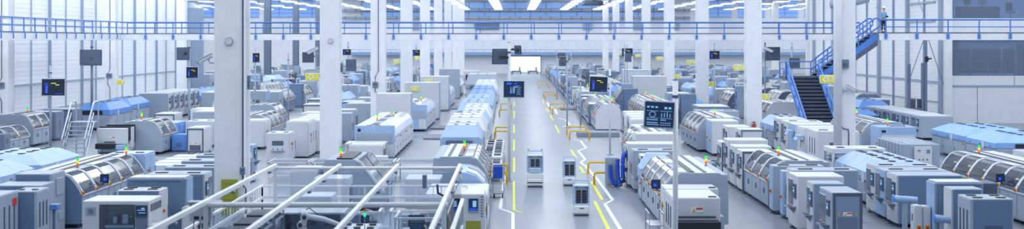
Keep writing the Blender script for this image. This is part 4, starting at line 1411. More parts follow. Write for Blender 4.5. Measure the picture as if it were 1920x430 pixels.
# open racks between that row and the aisle
for k, d in enumerate((58.9, 62.2, 64.4, 66.6, 68.8, 71.0)):
    t = root('tray_rack', 'white low tray rack with black trays, %s from the front along the left aisle edge' % ORD[k], 'rack', -.62, d - .3)
    MB(1).box(0, .95, 0, 1.9, .75, .85, .01).box(0, .95, 0, 1.9, .2, .26, .01).build('rack_shelf', WHITE, t)
    for u in (.03, .92):
        for v in (.03, 1.87):
            MB(1).box(u - .025, u + .025, v - .025, v + .025, 0, .85).build('leg', WHITE, t)
    for u in (.25, .7):
        for v in (.15, .75, 1.35):
            if (k + int(v * 10) + int(u * 10)) % 4:
                MB(1).box(u - .17, u + .17, v, v + .4, .85, .92, .01).build('tray', SLATE if (k + int(v * 9)) % 2 else BLACK, t)

# near grey hooded machine facing the camera, left edge of the aisle
hood_line(-1.05, 50.4, 4, 1.6, 1, 'grey hooded machine with a signal light at the left edge of the aisle', w=2.2, h=1.9, end=PALE)
stack_light(-2.1, 53.0, 1.92, 'signal light on the hooded machine at the left edge of the aisle', 1.3)
t = root('side_housing', 'light blue rounded housing in front of the left aisle hooded machine', 'machine', -1.05, 46.9)
MB(1).prism([(0, .14), (0, .9), (.12, 1.25), (.40, 1.52), (.75, 1.64), (1.1, 1.66), (1.1, .14)], 0, 3.2).build('curved_body', LBLUE, t)
MB(1).shell([(-.02, .9), (.1, 1.27), (.38, 1.55), (.74, 1.68)], .3, 1.4, .03).build('white_cover', WHITE, t)
MB(1).shell([(-.02, .9), (.1, 1.27), (.38, 1.55), (.74, 1.68)], 1.7, 2.9, .03).build('white_cover', PALE, t)
MB(1).box(.05, 1.05, .05, 3.1, 0, .14).build('plinth', SLATE, t)
low_unit(-.95, 43.3, 2.1, 3.3, 1.28, 1, 'wide low white unit with a flat top behind the long screen cabinet')
low_unit(-2.6, 50.4, .85, 1.5, 1.4, 1, 'pale stepped block left of the left aisle hooded machine') if False else None
t = cab(-1.0, 41.6, .72, 1.5, 1.5, 1, 'white cabinet with an operator screen at the bottom, left of the aisle', m=WHITE, sides='doors', top='none', legs=False)
p = MB(1).box(.18, .54, -.05, -.012, .90, 1.38, .015).build('front_screen', PALE, t)
MB(1).box(.21, .51, -.056, -.05, .96, 1.35).build('display', SCR, p)
MB(1).box(.26, .38, -.062, -.056, 1.08, 1.28).build('screen_graphics', GCY, p)
MB(1).box(.24, .48, -.062, -.056, .98, 1.03).build('screen_banner', GBL, p)
for k in range(8):
    MB(1).box(.04, .12, -.02, -.012, .75 + k * .09, .79 + k * .09).build('front_vent', GREY, t)
MB(1).box(.12, .6, -.02, -.012, .2, .62, .01).build('front_slot', OLIVE, t)
# hand truck next to it
t = thing('trolley', 'blue trolley with an upright frame beside the left aisle hooded machine', 'trolley', (-.72, 52.6, 0))
MB(-1).box(-.2, .25, 0, .9, .16, .2, .01).build('deck', GREY, t)
MB(-1).tube([(-.2, 0, .2), (-.2, 0, 1.3), (.25, 0, 1.3), (.25, 0, .2)], .02, 6).tube([(-.2, .9, .2), (-.2, .9, 1.1), (.25, .9, 1.1), (.25, .9, .2)], .02, 6).build('upright_frame', STEEL, t)
MB(-1).box(-.18, .2, .1, .16, .8, 1.35, .01).build('blue_board', HOSE, t)
for u in (-.15, .2):
    for v in (.08, .82):
        MB(-1).tube([(u - .025, v, .08), (u + .025, v, .08)], .08, 12).build('caster', BLACK, t)
# conveyor between the left line and the hooded machine
for k in range(4):
    bench(-3.6 - 1.95 * k, 58.4, 1.85, 1.8, .95, 1, 'roller conveyor section with dark belts, %s from the right behind the glass enclosure' % ORD[k], n=2)
t = root('curved_end_machine', 'grey machine with a sloping glass side behind the middle of the glass enclosure', 'machine', -4.95, 48.6)
MB(1).prism([(0, .14), (0, .7), (.25, 1.0), (.9, 1.85), (1.1, 1.95), (2.3, 1.95), (2.3, .14)], 0, .1).prism([(0.1, .14), (0.1, .7), (2.2, .7), (2.2, .14)], .1, 4).prism([(1.0, .7), (1.1, 1.9), (2.3, 1.9), (2.3, .7)], .1, 4).build('body', PALE, t)
MB(1).shell([(.05, .78), (.28, 1.05), (.92, 1.88)], .12, 1.9, .03).shell([(.05, .78), (.28, 1.05), (.92, 1.88)], 2.1, 3.9, .03).build('sloping_glass', HOODG, t)
MB(1).shell([(.0, .72), (.24, 1.03), (.9, 1.88), (1.1, 1.97)], -.03, .1, .08).shell([(.0, .72), (.24, 1.03), (.9, 1.88), (1.1, 1.97)], 3.9, 4.0, .08).build('frame_rib', WHITE, t)
MB(1).box(1.3, 1.9, .5, 3.5, 1.9, 1.97).build('roof_hatch', BLACK, t)
stack_light(-6.75, 49.6, 1.93, 'signal light behind the glass enclosure, left of the sloping glass machine', 1.2)
t = cab(-7.6, 53.0, 2.4, 2.2, 1.95, 1, 'light blue topped machine behind the glass enclosure', m=WHITE, side=LBLUE, sides='doors', top='vents2') if False else None
low_unit(-6.1, 60.9, 2.6, .8, .95, 1, 'long pale counter right of the second left column', vents=False)
low_unit(-2.0, 57.8, 1.1, 1.6, 1.4, 1, 'pale stepped block behind the left aisle hooded machine')

# ------------------------------------------------------------------ glass enclosure in the foreground
t = thing('glass_enclosure', 'large open white tube frame with glass walls in the centre foreground', 'enclosure', (-4.6, 30, 0))
ZF = 2.6
XS = (-7.45 + 4.6, -5.45 + 4.6, -3.65 + 4.6, -1.72 + 4.6)
for k, x in enumerate(XS):
    MB(-1).box(x - .05, x + .05, -6.0, 9.8, ZF - .06, ZF + .06, .012).build('roof_beam', COLW, t)
    for v in (-2.2, .9, 3.6, 6.2, 8.6):
        MB(-1).box(x + .0, x + .10, v - .10, v + .10, ZF - .12, ZF - .06, .01).build('beam_bracket', GREY, t)
for v in (.82, 9.72):
    MB(-1).tube([(XS[0] - .1, v, ZF - .07), (XS[-1] + .1, v, ZF - .07)], .065 if v < 2 else .05, 10).build('cross_tube', COLW, t, smooth=True)
MB(-1).box(XS[0] - .1, XS[-1] + .1, .9, 1.1, ZF - .15, ZF - .12).build('cross_cover', STEEL, t)
for x, v in ((XS[0], 9.72), (XS[3], 9.72), (XS[3], .82), (XS[0], .82), (XS[3] + .0, 5.2)):
    MB(-1).box(x - .05, x + .05, v - .05, v + .05, 0, ZF - .05, .008).build('post', COLW, t)
for k in range(3):
    MB(-1).box(XS[k] + .08, XS[k + 1] - .08, 9.68, 9.70, .3, ZF - .2).build('glass_wall', CLEAR, t)
    MB(-1).box(XS[k] + .08, XS[k + 1] - .08, .80, .82, .3, ZF - .25).build('glass_wall', CLEAR, t)
MB(-1).box(XS[3] + .06, XS[3] + .08, .9, 9.6, .3, ZF - .25).build('glass_wall', CLEAR, t)
MB(-1).box(XS[2] + .9, XS[2] + 1.02, 7.9, 8.2, ZF - .5, ZF - .1, .01).build('junction_box', GREY, t)
MB(-1).tube([(XS[3] - .05, 7.0, ZF - .1), (XS[3] - .12, 7.0, ZF - .35), (XS[3] - .3, 6.9, ZF - .62), (XS[3] - .5, 6.8, ZF - .5), (XS[3] - .52, 6.8, ZF - .25)], .035, 8).build('cable_loop', BLACK, t, smooth=True)
# lower rail on the right of the enclosure
t = thing('handrail_barrier', 'white sloping handrail on the right side of the glass enclosure', 'handrail', (-1.5, 31, 0))
MB(-1).box(-.05, .05, -5, 5.4, 1.9, 2.0, .01).box(-.04, .04, -5, 5.4, 1.2, 1.27, .01).build('top_rail', COLW, t)
for v in (-2, 0.4, 2.8, 5.2):
    MB(-1).box(-.04, .04, v - .04, v + .04, 0, 1.95).build('rail_post', WHITE, t)

# white balustrade round the sunken middle
t = thing('balustrade', 'low white balustrade with thin bars behind the glass enclosure', 'railing', (-8.5, 43.0, 0))
MB(-1).box(0, 6.9, -.03, .03, 1.56, 1.62, .008).box(0, 6.9, -.03, .03, 1.18, 1.27, .008).build('long_rail', COLW, t)
MB(-1).box(-.03, .03, -12, 0, 1.56, 1.64, .008).box(-.03, .03, -12, 0, 1.15, 1.25, .008).build('side_rail', COLW, t)
for k in range(9):
    MB(-1).box(.86 * k - .024, .86 * k + .024, -.024, .024, 0, 1.59).build('post', COLW, t)
for k in range(1, 28):
    MB(-1).box(-.012, .012, -.4 * k - .012, -.4 * k + .012, 1.22, 1.6).build('thin_bar', WHITE, t)
for k in range(1, 28):
    if k % 3:
        MB(-1).box(.25 * k - .01, .25 * k + .01, -.01, .01, 1.24, 1.6).build('thin_bar', WHITE, t)
for k in range(5):
    MB(-1).box(-.024, .024, -2.4 * k - .024, -2.4 * k + .024, 0, 1.59).build('post', COLW, t)

# things inside the enclosure
t = root('glass_box_machine', 'low machine with a glass cover and tiny green lamps inside the enclosure', 'machine', -4.9, 36.6)
MB(1).box(0, 1.9, 0, 1.3, .05, .95, .02).box(0, 1.9, 1.0, 1.3, .95, 1.5, .02).box(-.02, .1, 0, 1.3, .95, 1.5).box(1.8, 1.9, 0, 1.3, .95, 1.5).box(0, 1.9, 0, 1.3, 1.5, 1.56, .01).build('body', PALE, t)
MB(1).box(.1, 1.8, -.01, 0, .97, 1.5).build('glass_cover', CLEAR, t)
MB(1).box(.25, 1.6, .3, .8, .95, 1.15, .02).box(.6, .85, .35, .6, 1.15, 1.35, .02).build('inner_unit', GREY, t)
for k in range(3):
    MB(1).ball(.5 + .35 * k, .25, 1.3, .018).build('status_lamp', LGRN, t)
MB(1).box(.3, 1.5, -.02, -.005, .84, .87).build('led_strip', LGRN, t)
cab(-4.45, 36.4, .3, .5, 1.55, 1, 'slim dark operator panel beside the glass covered machine', m=GREY, side=GREY, sides='plain', top='none', legs=False)
# robot arm
t = thing('robot_arm', 'white jointed robot arm with black joints inside the glass enclosure', 'robot arm', (-5.5, 35.0, 0))
MB(-1).cyl(-.3, 0, 0, .95, .14, 18).build('pedestal', GREY, t, smooth=False)
MB(-1).cyl(-.3, 0, .95, 1.35, .12, 18, .10).tube([(-.3, 0, 1.35), (-.26, .02, 1.85)], [.09, .08], 16).build('lower_arm', COLW, t, smooth=True)
MB(-1).tube([(-.36, -.10, 1.45), (-.36, .10, 1.45)], .10, 18).build('shoulder_joint', COLW, t)
MB(-1).tube([(-.36, -.12, 1.45), (-.36, -.10, 1.45)], .06, 16).tube([(-.25, -.12, 1.66), (-.25, -.10, 1.66)], .06, 16).build('joint_cap', BLACK, t)
MB(-1).tube([(-.25, -.10, 1.66), (-.25, .10, 1.66)], .11, 18).build('elbow_joint', COLW, t)
MB(-1).tube([(-.22, .02, 1.68), (.25, .02, 1.6), (.78, .02, 1.42)], [.085, .07, .055], 16).build('upper_arm', COLW, t, smooth=True)
MB(-1).tube([(.76, .02, 1.43), (.92, .02, 1.30)], .05, 12).tube([(.92, .02, 1.30), (.92, .02, 1.12)], .035, 12).build('wrist', STEEL, t)
MB(-1).box(.86, .88, -.02, .06, .98, 1.12).box(.96, .98, -.02, .06, .98, 1.12).build('gripper', BLACK, t)
MB(-1).tube([(-.3, .05, 1.8), (-.15, .08, 1.9), (.1, .06, 1.72), (.4, .05, 1.6)], .014, 6).build('arm_cable', BLACK, t)
t = thing('signal_beacon', 'thin pole with red, orange and bright green lamps inside the enclosure', 'signal light', (-3.88, 33.0, -.15))
MB().cyl(0, 0, .15, 2.1, .014, 8).build('lamp_stem', PALE, t)
MB().cyl(0, 0, 2.1, 2.19, .032, 12).build('green_lens', mat('lamp_teal', (0, .8, .4), .3, emit=(0, .85, .4), es=1.2), t)
MB().cyl(0, 0, 2.195, 2.27, .032, 12).build('orange_lens', YEL, t)
MB().cyl(0, 0, 2.275, 2.35, .032, 12).build('red_lens', REDM, t)
t = root('transfer_unit', 'white low transfer unit with black clips and a rounded end tank, in the enclosure', 'machine', -3.25, 33.6)
MB(1).box(.35, 1.4, 0, 1.3, .05, 1.5, .03, 2).build('body', WHITE, t)
MB(1).cyl(.2, .3, .05, 1.4, .26, 24).ball(.2, .3, 1.4, .26, (1, 1, .7)).build('round_tank', PALE, t, smooth=True)
for k in range(3):
    for q in range(2):
        MB(1).box(.5 + .35 * k, .68 + .35 * k, .25 + .6 * q, .38 + .6 * q, 1.5, 1.55, .01).build('clip', BLACK, t)
def work_cell(x, d, w, l, h, label, flip=False):
    """open bench with posts, small machines, tubes and a dark screen"""
    t = root('work_cell', label, 'machine', x, d)
    MB(1).box(0, w, 0, l, .6, .85, .02).build('bench_top', WHITE, t)
    MB(1).box(.08, w - .08, .08, l - .08, .05, .6, .02).build('bench_cabinet', PALE, t)
    for u in (.04, w - .04):
        for v in (.04, l - .04):
            MB(1).box(u - .03, u + .03, v - .03, v + .03, 0, h).build('post', COLW, t)
    MB(1).box(0, w, 0, .06, h - .06, h).box(0, w, l - .06, l, h - .06, h).box(0, .06, .06, l - .06, h - .06, h).box(w - .06, w, .06, l - .06, h - .06, h).build('top_frame', COLW, t)
    MB(1).cyl(w * .7, l * .3, .85, 1.15, .14, 18).build('feeder_bowl', STEEL, t)
    MB(1).box(w * .15, w * .4, l * .2, l * .5, .85, 1.2, .02).build('press_unit', SLATE, t)
    MB(1).box(w * .5, w * .9, l * .6, l * .85, .85, 1.3, .02).build('control_unit', PALE, t)
    MB(1).tube([(w * .3, l * .35, 1.2), (w * .35, l * .35, 1.45), (w * .6, l * .4, 1.5), (w * .7, l * .3, 1.15)], .025, 8).build('air_tube', WHITE, t, smooth=True)
    p = MB(1).box(w * .35, w * .65, -.05, -.0, h - .45, h - .1, .01).build('cell_screen', BLACK, t)
    MB(1).box(w * .38, w * .62, -.056, -.05, h - .42, h - .13).build('display', SCR, p)
    return t


work_cell(-2.0, 34.2, 1.25, 1.6, 1.75, 'open work cell with a dark screen at the right inside the enclosure')
work_cell(-2.05, 37.0, 1.6, 1.7, 1.55, 'open work cell near the rear right corner of the enclosure')
work_cell(-3.95, 37.3, .85, 1.5, 1.5, 'narrow open work cell in the rear middle of the enclosure')
low_unit(-1.95, 31.2, .35, .6, 1.5, 1, 'blue box at the bottom right inside the enclosure', m=MBLUE)
for k, (x, d, w, l, hh) in enumerate(((-6.05, 46.3, 1.25, 1.3, 1.5), (-7.45, 48.3, 1.05, 1.5, 1.62), (-5.95, 41.4, 1.15, 1.2, 1.45), (-2.75, 47.0, 1.3, 1.6, 1.4), (-2.4, 40.6, 1.0, .8, 1.2))):
    cab(x, d, w, l, hh, 1, 'white flat topped box machine near the balustrade, %s of the group' % ORD[k], m=WHITE, side=PALE if k % 2 else WHITE, front='plain', sides='slots', top='none', legs=False)
# roller shelves seen between the front beams of the enclosure, left part
for k in range(4):
    t = root('shelf_rack', 'dark shelf rack with slanted trays, %s from the front in the left of the enclosure' % ORD[k], 'rack', -6.45, 29.6 + 1.6 * k)
    f = MB(1)
    for u in (.03, .87):
        for v in (.03, 1.37):
            f.box(u - .025, u + .025, v - .025, v + .025, 0, 1.75)
    f.build('rack_frame', STEEL, t)
    for q in range(4):
        MB(1).box(.02, .88, .02, 1.38, .3 + .42 * q, .34 + .42 * q).build('rack_shelf', PALE, t)
        MB(1).box(.08, .8, .1, 1.3, .34 + .42 * q, .52 + .42 * q, .01).build('tray', BLACK if q % 2 else SLATE, t)
# white outlet box on the left front beam
t = thing('outlet_box', 'white hanging outlet box with two dark sockets and black cables', 'outlet box', (-7.6, 31.0, 2.1))
MB(-1).box(-.30, .22, 0, .3, 0, .42, .02).build('box_body', WHITE, t)
for u in (-.12, .06):
    MB(-1).box(u - .06, u + .06, -.012, 0, .05, .13).build('socket', BLACK, t)
for k, u in enumerate((-.2, -.05, .05, .15)):
    MB(-1).tube([(u, .1, 0), (u - .03, .1, -.3), (u + .04 * k, .1, -.7), (u + .02, .1, -1.5)], .016, 6).build('black_cable', BLACK, t)
MB(-1).box(-.35, .45, -.02, .32, .42, .48, .01).build('box_lid', PALE, t)
low_unit(-7.9, 33.6, .7, .9, 1.4, 1, 'grey control unit with a dark front below the hanging outlet box', m=GREY)
# olive board on the near column
t = thing('notice_board', 'olive yellow board with line drawing fixed low on the nearest left column', 'board', (-9.68, 43.40, 0))
MB(-1).box(-.28, .28, -.06, -.01, .55, 1.78, .01).build('board_panel', OLIVE, t)
OD = mat('board_ink', (.20, .22, .05), .6)
g = MB(-1)
for z in (.72, .80, .9, 1.62):
    g.box(-.22, .22, -.065, -.06, z, z + .02)
g.tube([(-.15, -.063, 1.1), (.2, -.063, 1.1), (.12, -.063, 1.4), (-.05, -.063, 1.42), (-.2, -.063, 1.2)], .012, 5)
g.build('board_drawing', OD, t)
# ------------------------------------------------------------------ right of the aisle, near lines
t = cab(4.9, 39.6, 1.45, 2.2, 1.62, -1, 'white machine with a dark blue conveyor mouth in front, right of the aisle', front='loader', sides='slots', top='none', legs=False)
MB(-1).box(1.1, 1.35, .1, .25, 1.62, 1.65, .01).build('roof_vent', BLACK, t)
MB(-1).tube([(.35, -.1, .62), (.28, -.35, .58), (.3, -.5, .3), (.32, -.5, .05)], .07, 10).build('blue_duct', LBLUE, t)
MB(-1).box(1.45, 1.62, .3, 1.2, .0, 1.0, .02).build('side_box', PALE, t)
t = cab(4.95, 42.2, 1.75, 1.3, 1.6, -1, 'white flat machine behind the dark mouthed machine right of the aisle', front='plain', sides='doors', top='none', legs=False)
MB(-1).box(1.45, 1.68, .1, .3, 1.6, 1.63, .01).build('roof_vent', BLACK, t)
hood_line(4.98, 44.0, 4, 1.7, -1, 'near machine with pale curved hoods right of the aisle', w=2.35, h=1.92, end=PALE, screen=(.5, 1.5))
stack_light(6.9, 46.3, 1.95, 'signal light on the near curved hood machine right of the aisle', 1.15)
t = root('open_shelf_cart', 'small wire cart beside the dark mouthed machine', 'cart', 4.25, 40.5)
MB(-1).tube([(0, 0, .1), (0, 0, 1.0), (0, 1.2, 1.0), (0, 1.2, .1)], .02, 6).tube([(.45, 0, .1), (.45, 0, 1.0), (.45, 1.2, 1.0), (.45, 1.2, .1)], .02, 6).box(0, .45, 0, 1.2, .2, .23).box(0, .45, 0, 1.2, .6, .63).build('wire_frame', STEEL, t)
for u in (0.03, .42):
    for v in (0.03, 1.17):
        MB(-1).tube([(u - .02, v, .06), (u + .02, v, .06)], .06, 10).build('caster', BLACK, t)
oven(5.0, 50.9, 1, 1.5, -1, 'light blue rounded module at the rear of the near curved hood machine', w=1.6, h=1.9, opening=False)
cab(5.2, 52.8, 1.1, 1.2, 1.72, -1, 'white cabinet with dark framed front right of the aisle', front='frame', sides='screen', top='none')
cab(5.05, 54.5, 1.9, 1.3, 1.8, -1, 'wide grey cabinet behind the framed cabinet right of the aisle', m=PALE, front='plain', sides='doors', top='vents2')
cab(4.95, 56.2, 2.1, 1.3, 1.95, -1, 'tall wide cabinet with side handles right of the aisle, behind the grey one', m=WHITE, front='plain', sides='screen', top='none')
cab(5.0, 57.9, .8, .9, 1.7, -1, 'narrow cabinet closing the near right cabinet row', m=PALE, sides='doors', top='none')
# blue hoses with their cabinet
t = thing('hose_cabinet', 'pale cabinet at the aisle edge connected to thick blue hoses', 'cabinet', (4.0, 56.7, 0))
MB(-1).box(0, .62, 0, .5, .05, 1.28, .03, 2).build('body', PALE, t)
MB(-1).box(.05, .57, -.012, 0, .12, 1.2, .005).build('cabinet_door', PALE, t)
MB(-1).box(.5, .54, -.03, -.012, .55, .75).build('door_handle', SLATE, t)


def hose(x, d, pts, r, label):
    t = thing('blue_hose', label, 'hose', (x, d, 0))
    P = []
    for i in range(len(pts) - 1):
        a, b = Vector(pts[i]), Vector(pts[i + 1])
        n = max(2, int((b - a).length / .035))
        for k in range(n):
            P.append(tuple(a.lerp(b, k / n)))
    P.append(pts[-1])
    rr = [r * (1 + .10 * (1 if i % 2 else -1)) for i in range(len(P))]
    MB(-1).tube(P, rr, 12).build('ribbed_hose', HOSE, t, smooth=True)
    MB(-1).tube([pts[0], tuple(Vector(pts[0]) + (Vector(pts[0]) - Vector(pts[1])).normalized() * .05)], r * 1.25, 12).build('hose_cuff', SLATE, t)
    MB(-1).tube([pts[-1], tuple(Vector(pts[-1]) + (Vector(pts[-1]) - Vector(pts[-2])).normalized() * .05)], r * 1.25, 12).build('hose_cuff', SLATE, t)


hose(4.2, 56.5, [(0, 0, .95)] + arc((0, 0, .8), (0, 0, .12), (.3, 0, .14), 10) + [(.62, 0, .3)], .085, 'leftmost blue hose curving down onto the floor by the hose cabinet')
hose(4.52, 56.45, [(0, 0, 1.2)] + arc((0, 0, 1.0), (.0, 0, .3), (.1, -.1, .12), 8), .085, 'middle blue hose hanging straight beside the hose cabinet')
hose(4.74, 56.3, arc((0, 0, .45), (-.05, 0, 1.55), (.12, .1, 1.5), 12) + [(.18, .1, 1.45)], .10, 'thick blue hose arching up from the floor to the machine')

hood_line(5.7, 63.6, 3, 1.7, -1, 'hooded machine behind the near cabinets right of the aisle', w=2.0, h=1.9, end=PALE)
t = cab(5.85, 61.8, 1.9, 1.5, 1.98, -1, 'wide white front with a warning label behind the near right cabinets', front='plain', sides='slots', top='none')
warn_label(t, -1, .9, 1.25, .4, -.014)
cab(6.4, 69.5, 1.1, 1.5, 1.8, -1, 'white cabinet with grey frame right of the aisle, middle distance', front='frame', frame=GREY, sides='screen', top='cap')
for k in range(4):
    cab(6.6 + .05 * k, 72.2 + 2.3 * k, 1.9, 1.9, 2.0, -1, 'pale cabinet with side handles, %s in the right middle row behind the grey framed one' % ORD[k], m=WHITE if k % 2 == 0 else PALE, front='plain', sides='screen' if k % 2 else 'doors', top='cap')
cab(11.3, 134.5, 3.0, 2.0, 3.4, -1, 'tall wide plain pale cabinet in the right distance, farther one', m=WHITE, side=PALE, sides='plain', top='none', front='seam')
cab(10.5, 114, 3.0, 2.0, 3.3, -1, 'tall wide plain pale cabinet in the right distance, nearer one', m=WHITE, side=PALE, sides='plain', top='none')
hood_line(5.7, 91.0, 3, 1.8, -1, 'white hooded machine with bright glossy top near the dark screen', w=1.8, h=1.9, end=WHITE)
stack_light(7.0, 92.6, 1.92, 'small signal light on the bright glossy machine', 1.4)

# main right row, aisle side x = 9.65
cab(9.65, 38.9, .9, 1.7, 1.86, -1, 'pale cabinet with dark framed front and warning label, nearest of the right row', m=PALE, side=PALE, fm=STONE, front='frame', lf=.62, sides='screen', top='none')
cab(9.62, 41.3, 1.0, .9, 1.87, -1, 'grey cabinet with a side screen, second of the right row', fm=STONE, m=PALE, side=WHITE, front='plain', sides='screen', top='none')
cab(9.5, 43.0, 1.55, 1.5, 1.92, -1, 'wide white cabinet with keyboard shelf and flat roof, third of the right row', m=WHITE, front='plain', sides='screen', top='none')
cab(9.75, 44.9, 2.3, 1.1, 1.93, -1, 'wide pale cabinet with roof vents, fourth of the right row', m=PALE, side=WHITE, fm=STONE, sides='doors', top='vents2')
cab(9.7, 46.4, .5, .5, 1.75, -1, 'narrow light blue cabinet with a stop button in the right row', m=LBLUE, sides='plain', top='none')
estop(THINGS[-1], -1, -.002, .25, .8, k=.08)
cab(9.6, 47.6, 1.9, .75, 1.82, -1, 'light blue sided cabinet in front of the right row hooded machine', m=PALE, side=LBLUE, sides='plain', top='vents2')
estop(THINGS[-1], -1, -.014, .4, .85, k=.08)
hood_line(9.6, 48.7, 3, 1.7, -1, 'hooded machine with a signal light in the middle of the right row', w=2.4, h=1.9, end=PALE)
stack_light(10.4, 50.6, 1.93, 'signal light on the middle hooded machine of the right row', 1.15)
for k, (d, m_, fr) in enumerate(((54.1, WHITE, 'frame'), (55.9, WHITE, 'plain'), (57.7, WHITE, 'plain'), (59.5, WHITE, 'frame'))):
    cab(9.6, d, (1.25, 1.6, 1.8, 1.2)[k], 1.35, (1.8, 1.85, 2.0, 1.75)[k], -1, 'white cabinet with keyboard shelf, %s behind the middle hooded machine' % ORD[k], m=m_, front=fr, sides='screen', top='none')
# low carts
for k in range(3):
    t = root('roller_cart', 'low white roller cart with dark trays, %s from the left on the right crossing' % ORD[k], 'cart', 9.6 + 1.08 * k, 63.2)
    MB(-1).box(0, 1.0, 0, 1.3, .42, .5, .01).box(0, 1.0, 0, 1.3, .12, .17, .01).build('cart_frame', WHITE, t)
    for u in (.05, .95):
        for v in (.05, 1.25):
            MB(-1).box(u - .03, u + .03, v - .03, v + .03, .0, .6).build('leg', WHITE, t)
    MB(-1).box(.1, .9, .1, 1.2, .5, .56, .01).build('tray', SLATE, t)
    MB(-1).box(.12, .88, -.02, 0, .2, .4).build('drawer_front', GREY, t)
# further right row
cab(11.0, 71.6, 1.5, 2.2, 1.98, -1, 'white cabinet with light blue side at the right crossing', m=WHITE, side=LBLUE, sides='plain', top='none')
estop(THINGS[-1], -1, -.014, 1.6, .95, k=.08)
estop(THINGS[-1], -1, -.014, .5, .85, k=.08)
hood_line(10.5, 74.2, 4, 1.7, -1, 'hooded machine with a signal light behind the light blue sided cabinet', w=2.6, h=2.0, end=PALE)
stack_light(11.9, 76.3, 2.02, 'signal light on the hooded machine behind the right crossing', 1.2)
cab(11.3, 68.0, 1.2, 1.7, 1.9, -1, 'white cabinet with side screen and shelf at the right crossing', sides='screen', top='none')
cab(11.55, 65.5, 1.15, 1.5, 1.92, -1, 'white cabinet with grey framed front at the right crossing', front='frame', frame=GREY, sides='screen', top='none')
cab(12.0, 84.0, 2.7, 2.2, 1.85, -1, 'pale grey machine with a small window beside the second right column', m=PALE, side=PALE, front='window', sides='doors', top='vents2')
cab(12.6, 88.0, 2.2, 3.5, 1.9, -1, 'grey rounded machine left of the second right column', m=GREY, side=GREY, front='plain', sides='doors', top='cap')

# row S behind the nearest right column
oven(15.2, 75.6, 2, 1.9, -1, 'light blue oven end beside the second right column', w=2.2, h=1.92, zb=1.1, opening=False)
cab(15.2, 73.6, 1.5, 1.6, 1.98, -1, 'white cabinet with two side screens left of the stair row', side=WHITE, sides='screen', top='none')
cab(15.2, 71.5, 2.0, 1.7, 1.95, -1, 'white cabinet with small shelf, second of the row in front of the blue stairs', side=WHITE, sides='screen', top='vents2')
cab(15.2, 69.4, 2.2, 1.7, 1.93, -1, 'white cabinet with a light blue strip in front of the blue stairs', side=LBLUE, sides='plain', top='none')
cab(15.2, 67.2, 2.2, 1.8, 1.9, -1, 'white cabinet with a blue tray on its side in front of the blue stairs', side=WHITE, sides='doors', top='none')
t = cab(15.2, 64.3, 2.1, 2.2, 1.92, -1, 'white cabinet with a window and four black hoses left of the nearest right column', side=WHITE, front='window', sides='slots', top='vents2')
for k, (x, d, z) in enumerate(((15.1, 69.8, 1.35), (15.1, 67.4, 1.25))):
    t = thing('blue_tray', ('left' if k == 0 else 'right') + ' small light blue tray on the cabinet row before the stairs', 'tray', (x, d, z))
    MB(-1).prism([(-.35, 0), (.05, 0), (.05, .22), (-.2, .22)], -.2, .5).build('tray_body', LBLUE, t)
    MB(-1).box(-.3, 0, -.1, .4, .22, .24).build('tray_lid', WHITE, t)
t = thing('fire_extinguisher', 'red fire extinguisher hanging on the second right column', 'extinguisher', (16.0, 85.62, .3))
MB(-1).cyl(0, 0, 0, .55, .13, 16).ball(0, 0, .55, .13, (1, 1, .6)).build('cylinder', mat('extinguisher_red', (.35, .05, .04), .4), t, smooth=True)
MB(-1).box(-.05, .05, 0, .16, .1, .45, .005).build('wall_mount', GREY, t)
MB(-1).cyl(0, 0, .62, .72, .03, 8).box(-.12, .06, -.02, .02, .70, .74).build('valve', BLACK, t)
MB(-1).tube([(0, 0, .7), (-.16, 0, .66), (-.17, 0, .2)], .018, 6).build('discharge_hose', BLACK, t)

# lines right of the nearest right column
hood_line(19.9, 73.5, 4, 1.9, -1, 'large smoked hood machine right of the nearest right column', w=2.4, h=1.78, end=PALE, glass=DARKG)
stack_light(21.4, 80.2, 1.78, 'signal light at the rear of the large smoked hood machine by the column', 1.3)
stack_light(20.95, 72.0, 1.68, 'signal light on the light blue fronted machine by the nearest right column', 1.3)
t = root('placement_machine', 'light blue fronted machine with grey recess right of the nearest right column', 'machine', 20.2, 71.0)
MB(-1).box(0, 2.05, 0, 1.8, .14, 1.68, .02).build('front_housing', LBLUE, t)
MB(-1).box(.12, 1.92, -.014, 0, .5, 1.22, .01).build('front_recess', WHITE, t)
MB(-1).box(.12, .36, -.02, 0, 1.36, 1.5, .01).build('front_display', BLACK, t)
for k in range(4):
    MB(-1).box(.8 + .22 * k, .95 + .22 * k, .5, .9, 1.68, 1.71).build('roof_hatch', BLACK, t)
MB(-1).box(-.012, 0, .2, 1.6, .2, 1.4).build('side_door', LBLUE, t)
estop(t, -1, -.012, .35, .75, k=.09)
feet(t, -1, (.15, 1.9), (.15, 1.6))
# radiator like row of battery cabinets
for k in range(8):
    cab(19.65, 69.1 - .57 * k, 1.95, .42, 1.2, -1, 'grey fin cabinet with clips, %s from the back of the ribbed block' % ORD[k], m=PALE, side=PALE, front='plain', sides='plain', top='none', legs=False)
    for q in range(2):
        MB(-1).box(.2 + 1.4 * q, .28 + 1.4 * q, .15, .28, 1.2, 1.28, .005).build('roof_clip', WHITE, THINGS[-1])
t = thing('wall_panel_box', 'pale switch panel on the front of the ribbed cabinet block', 'panel', (20.35, 65.0, 0))
MB(-1).box(-.1, .78, -.12, 0, .15, 1.1, .01).build('panel_body', WHITE, t)
MB(-1).box(.5, .68, -.13, -.12, .75, .95).box(.05, .2, -.13, -.12, .85, .93).build('panel_display', GREY, t)
for k in range(3):
    MB(-1).box(.1 + .2 * k, .16 + .2 * k, -.135, -.12, .4, .48).build('panel_button', SLATE, t)
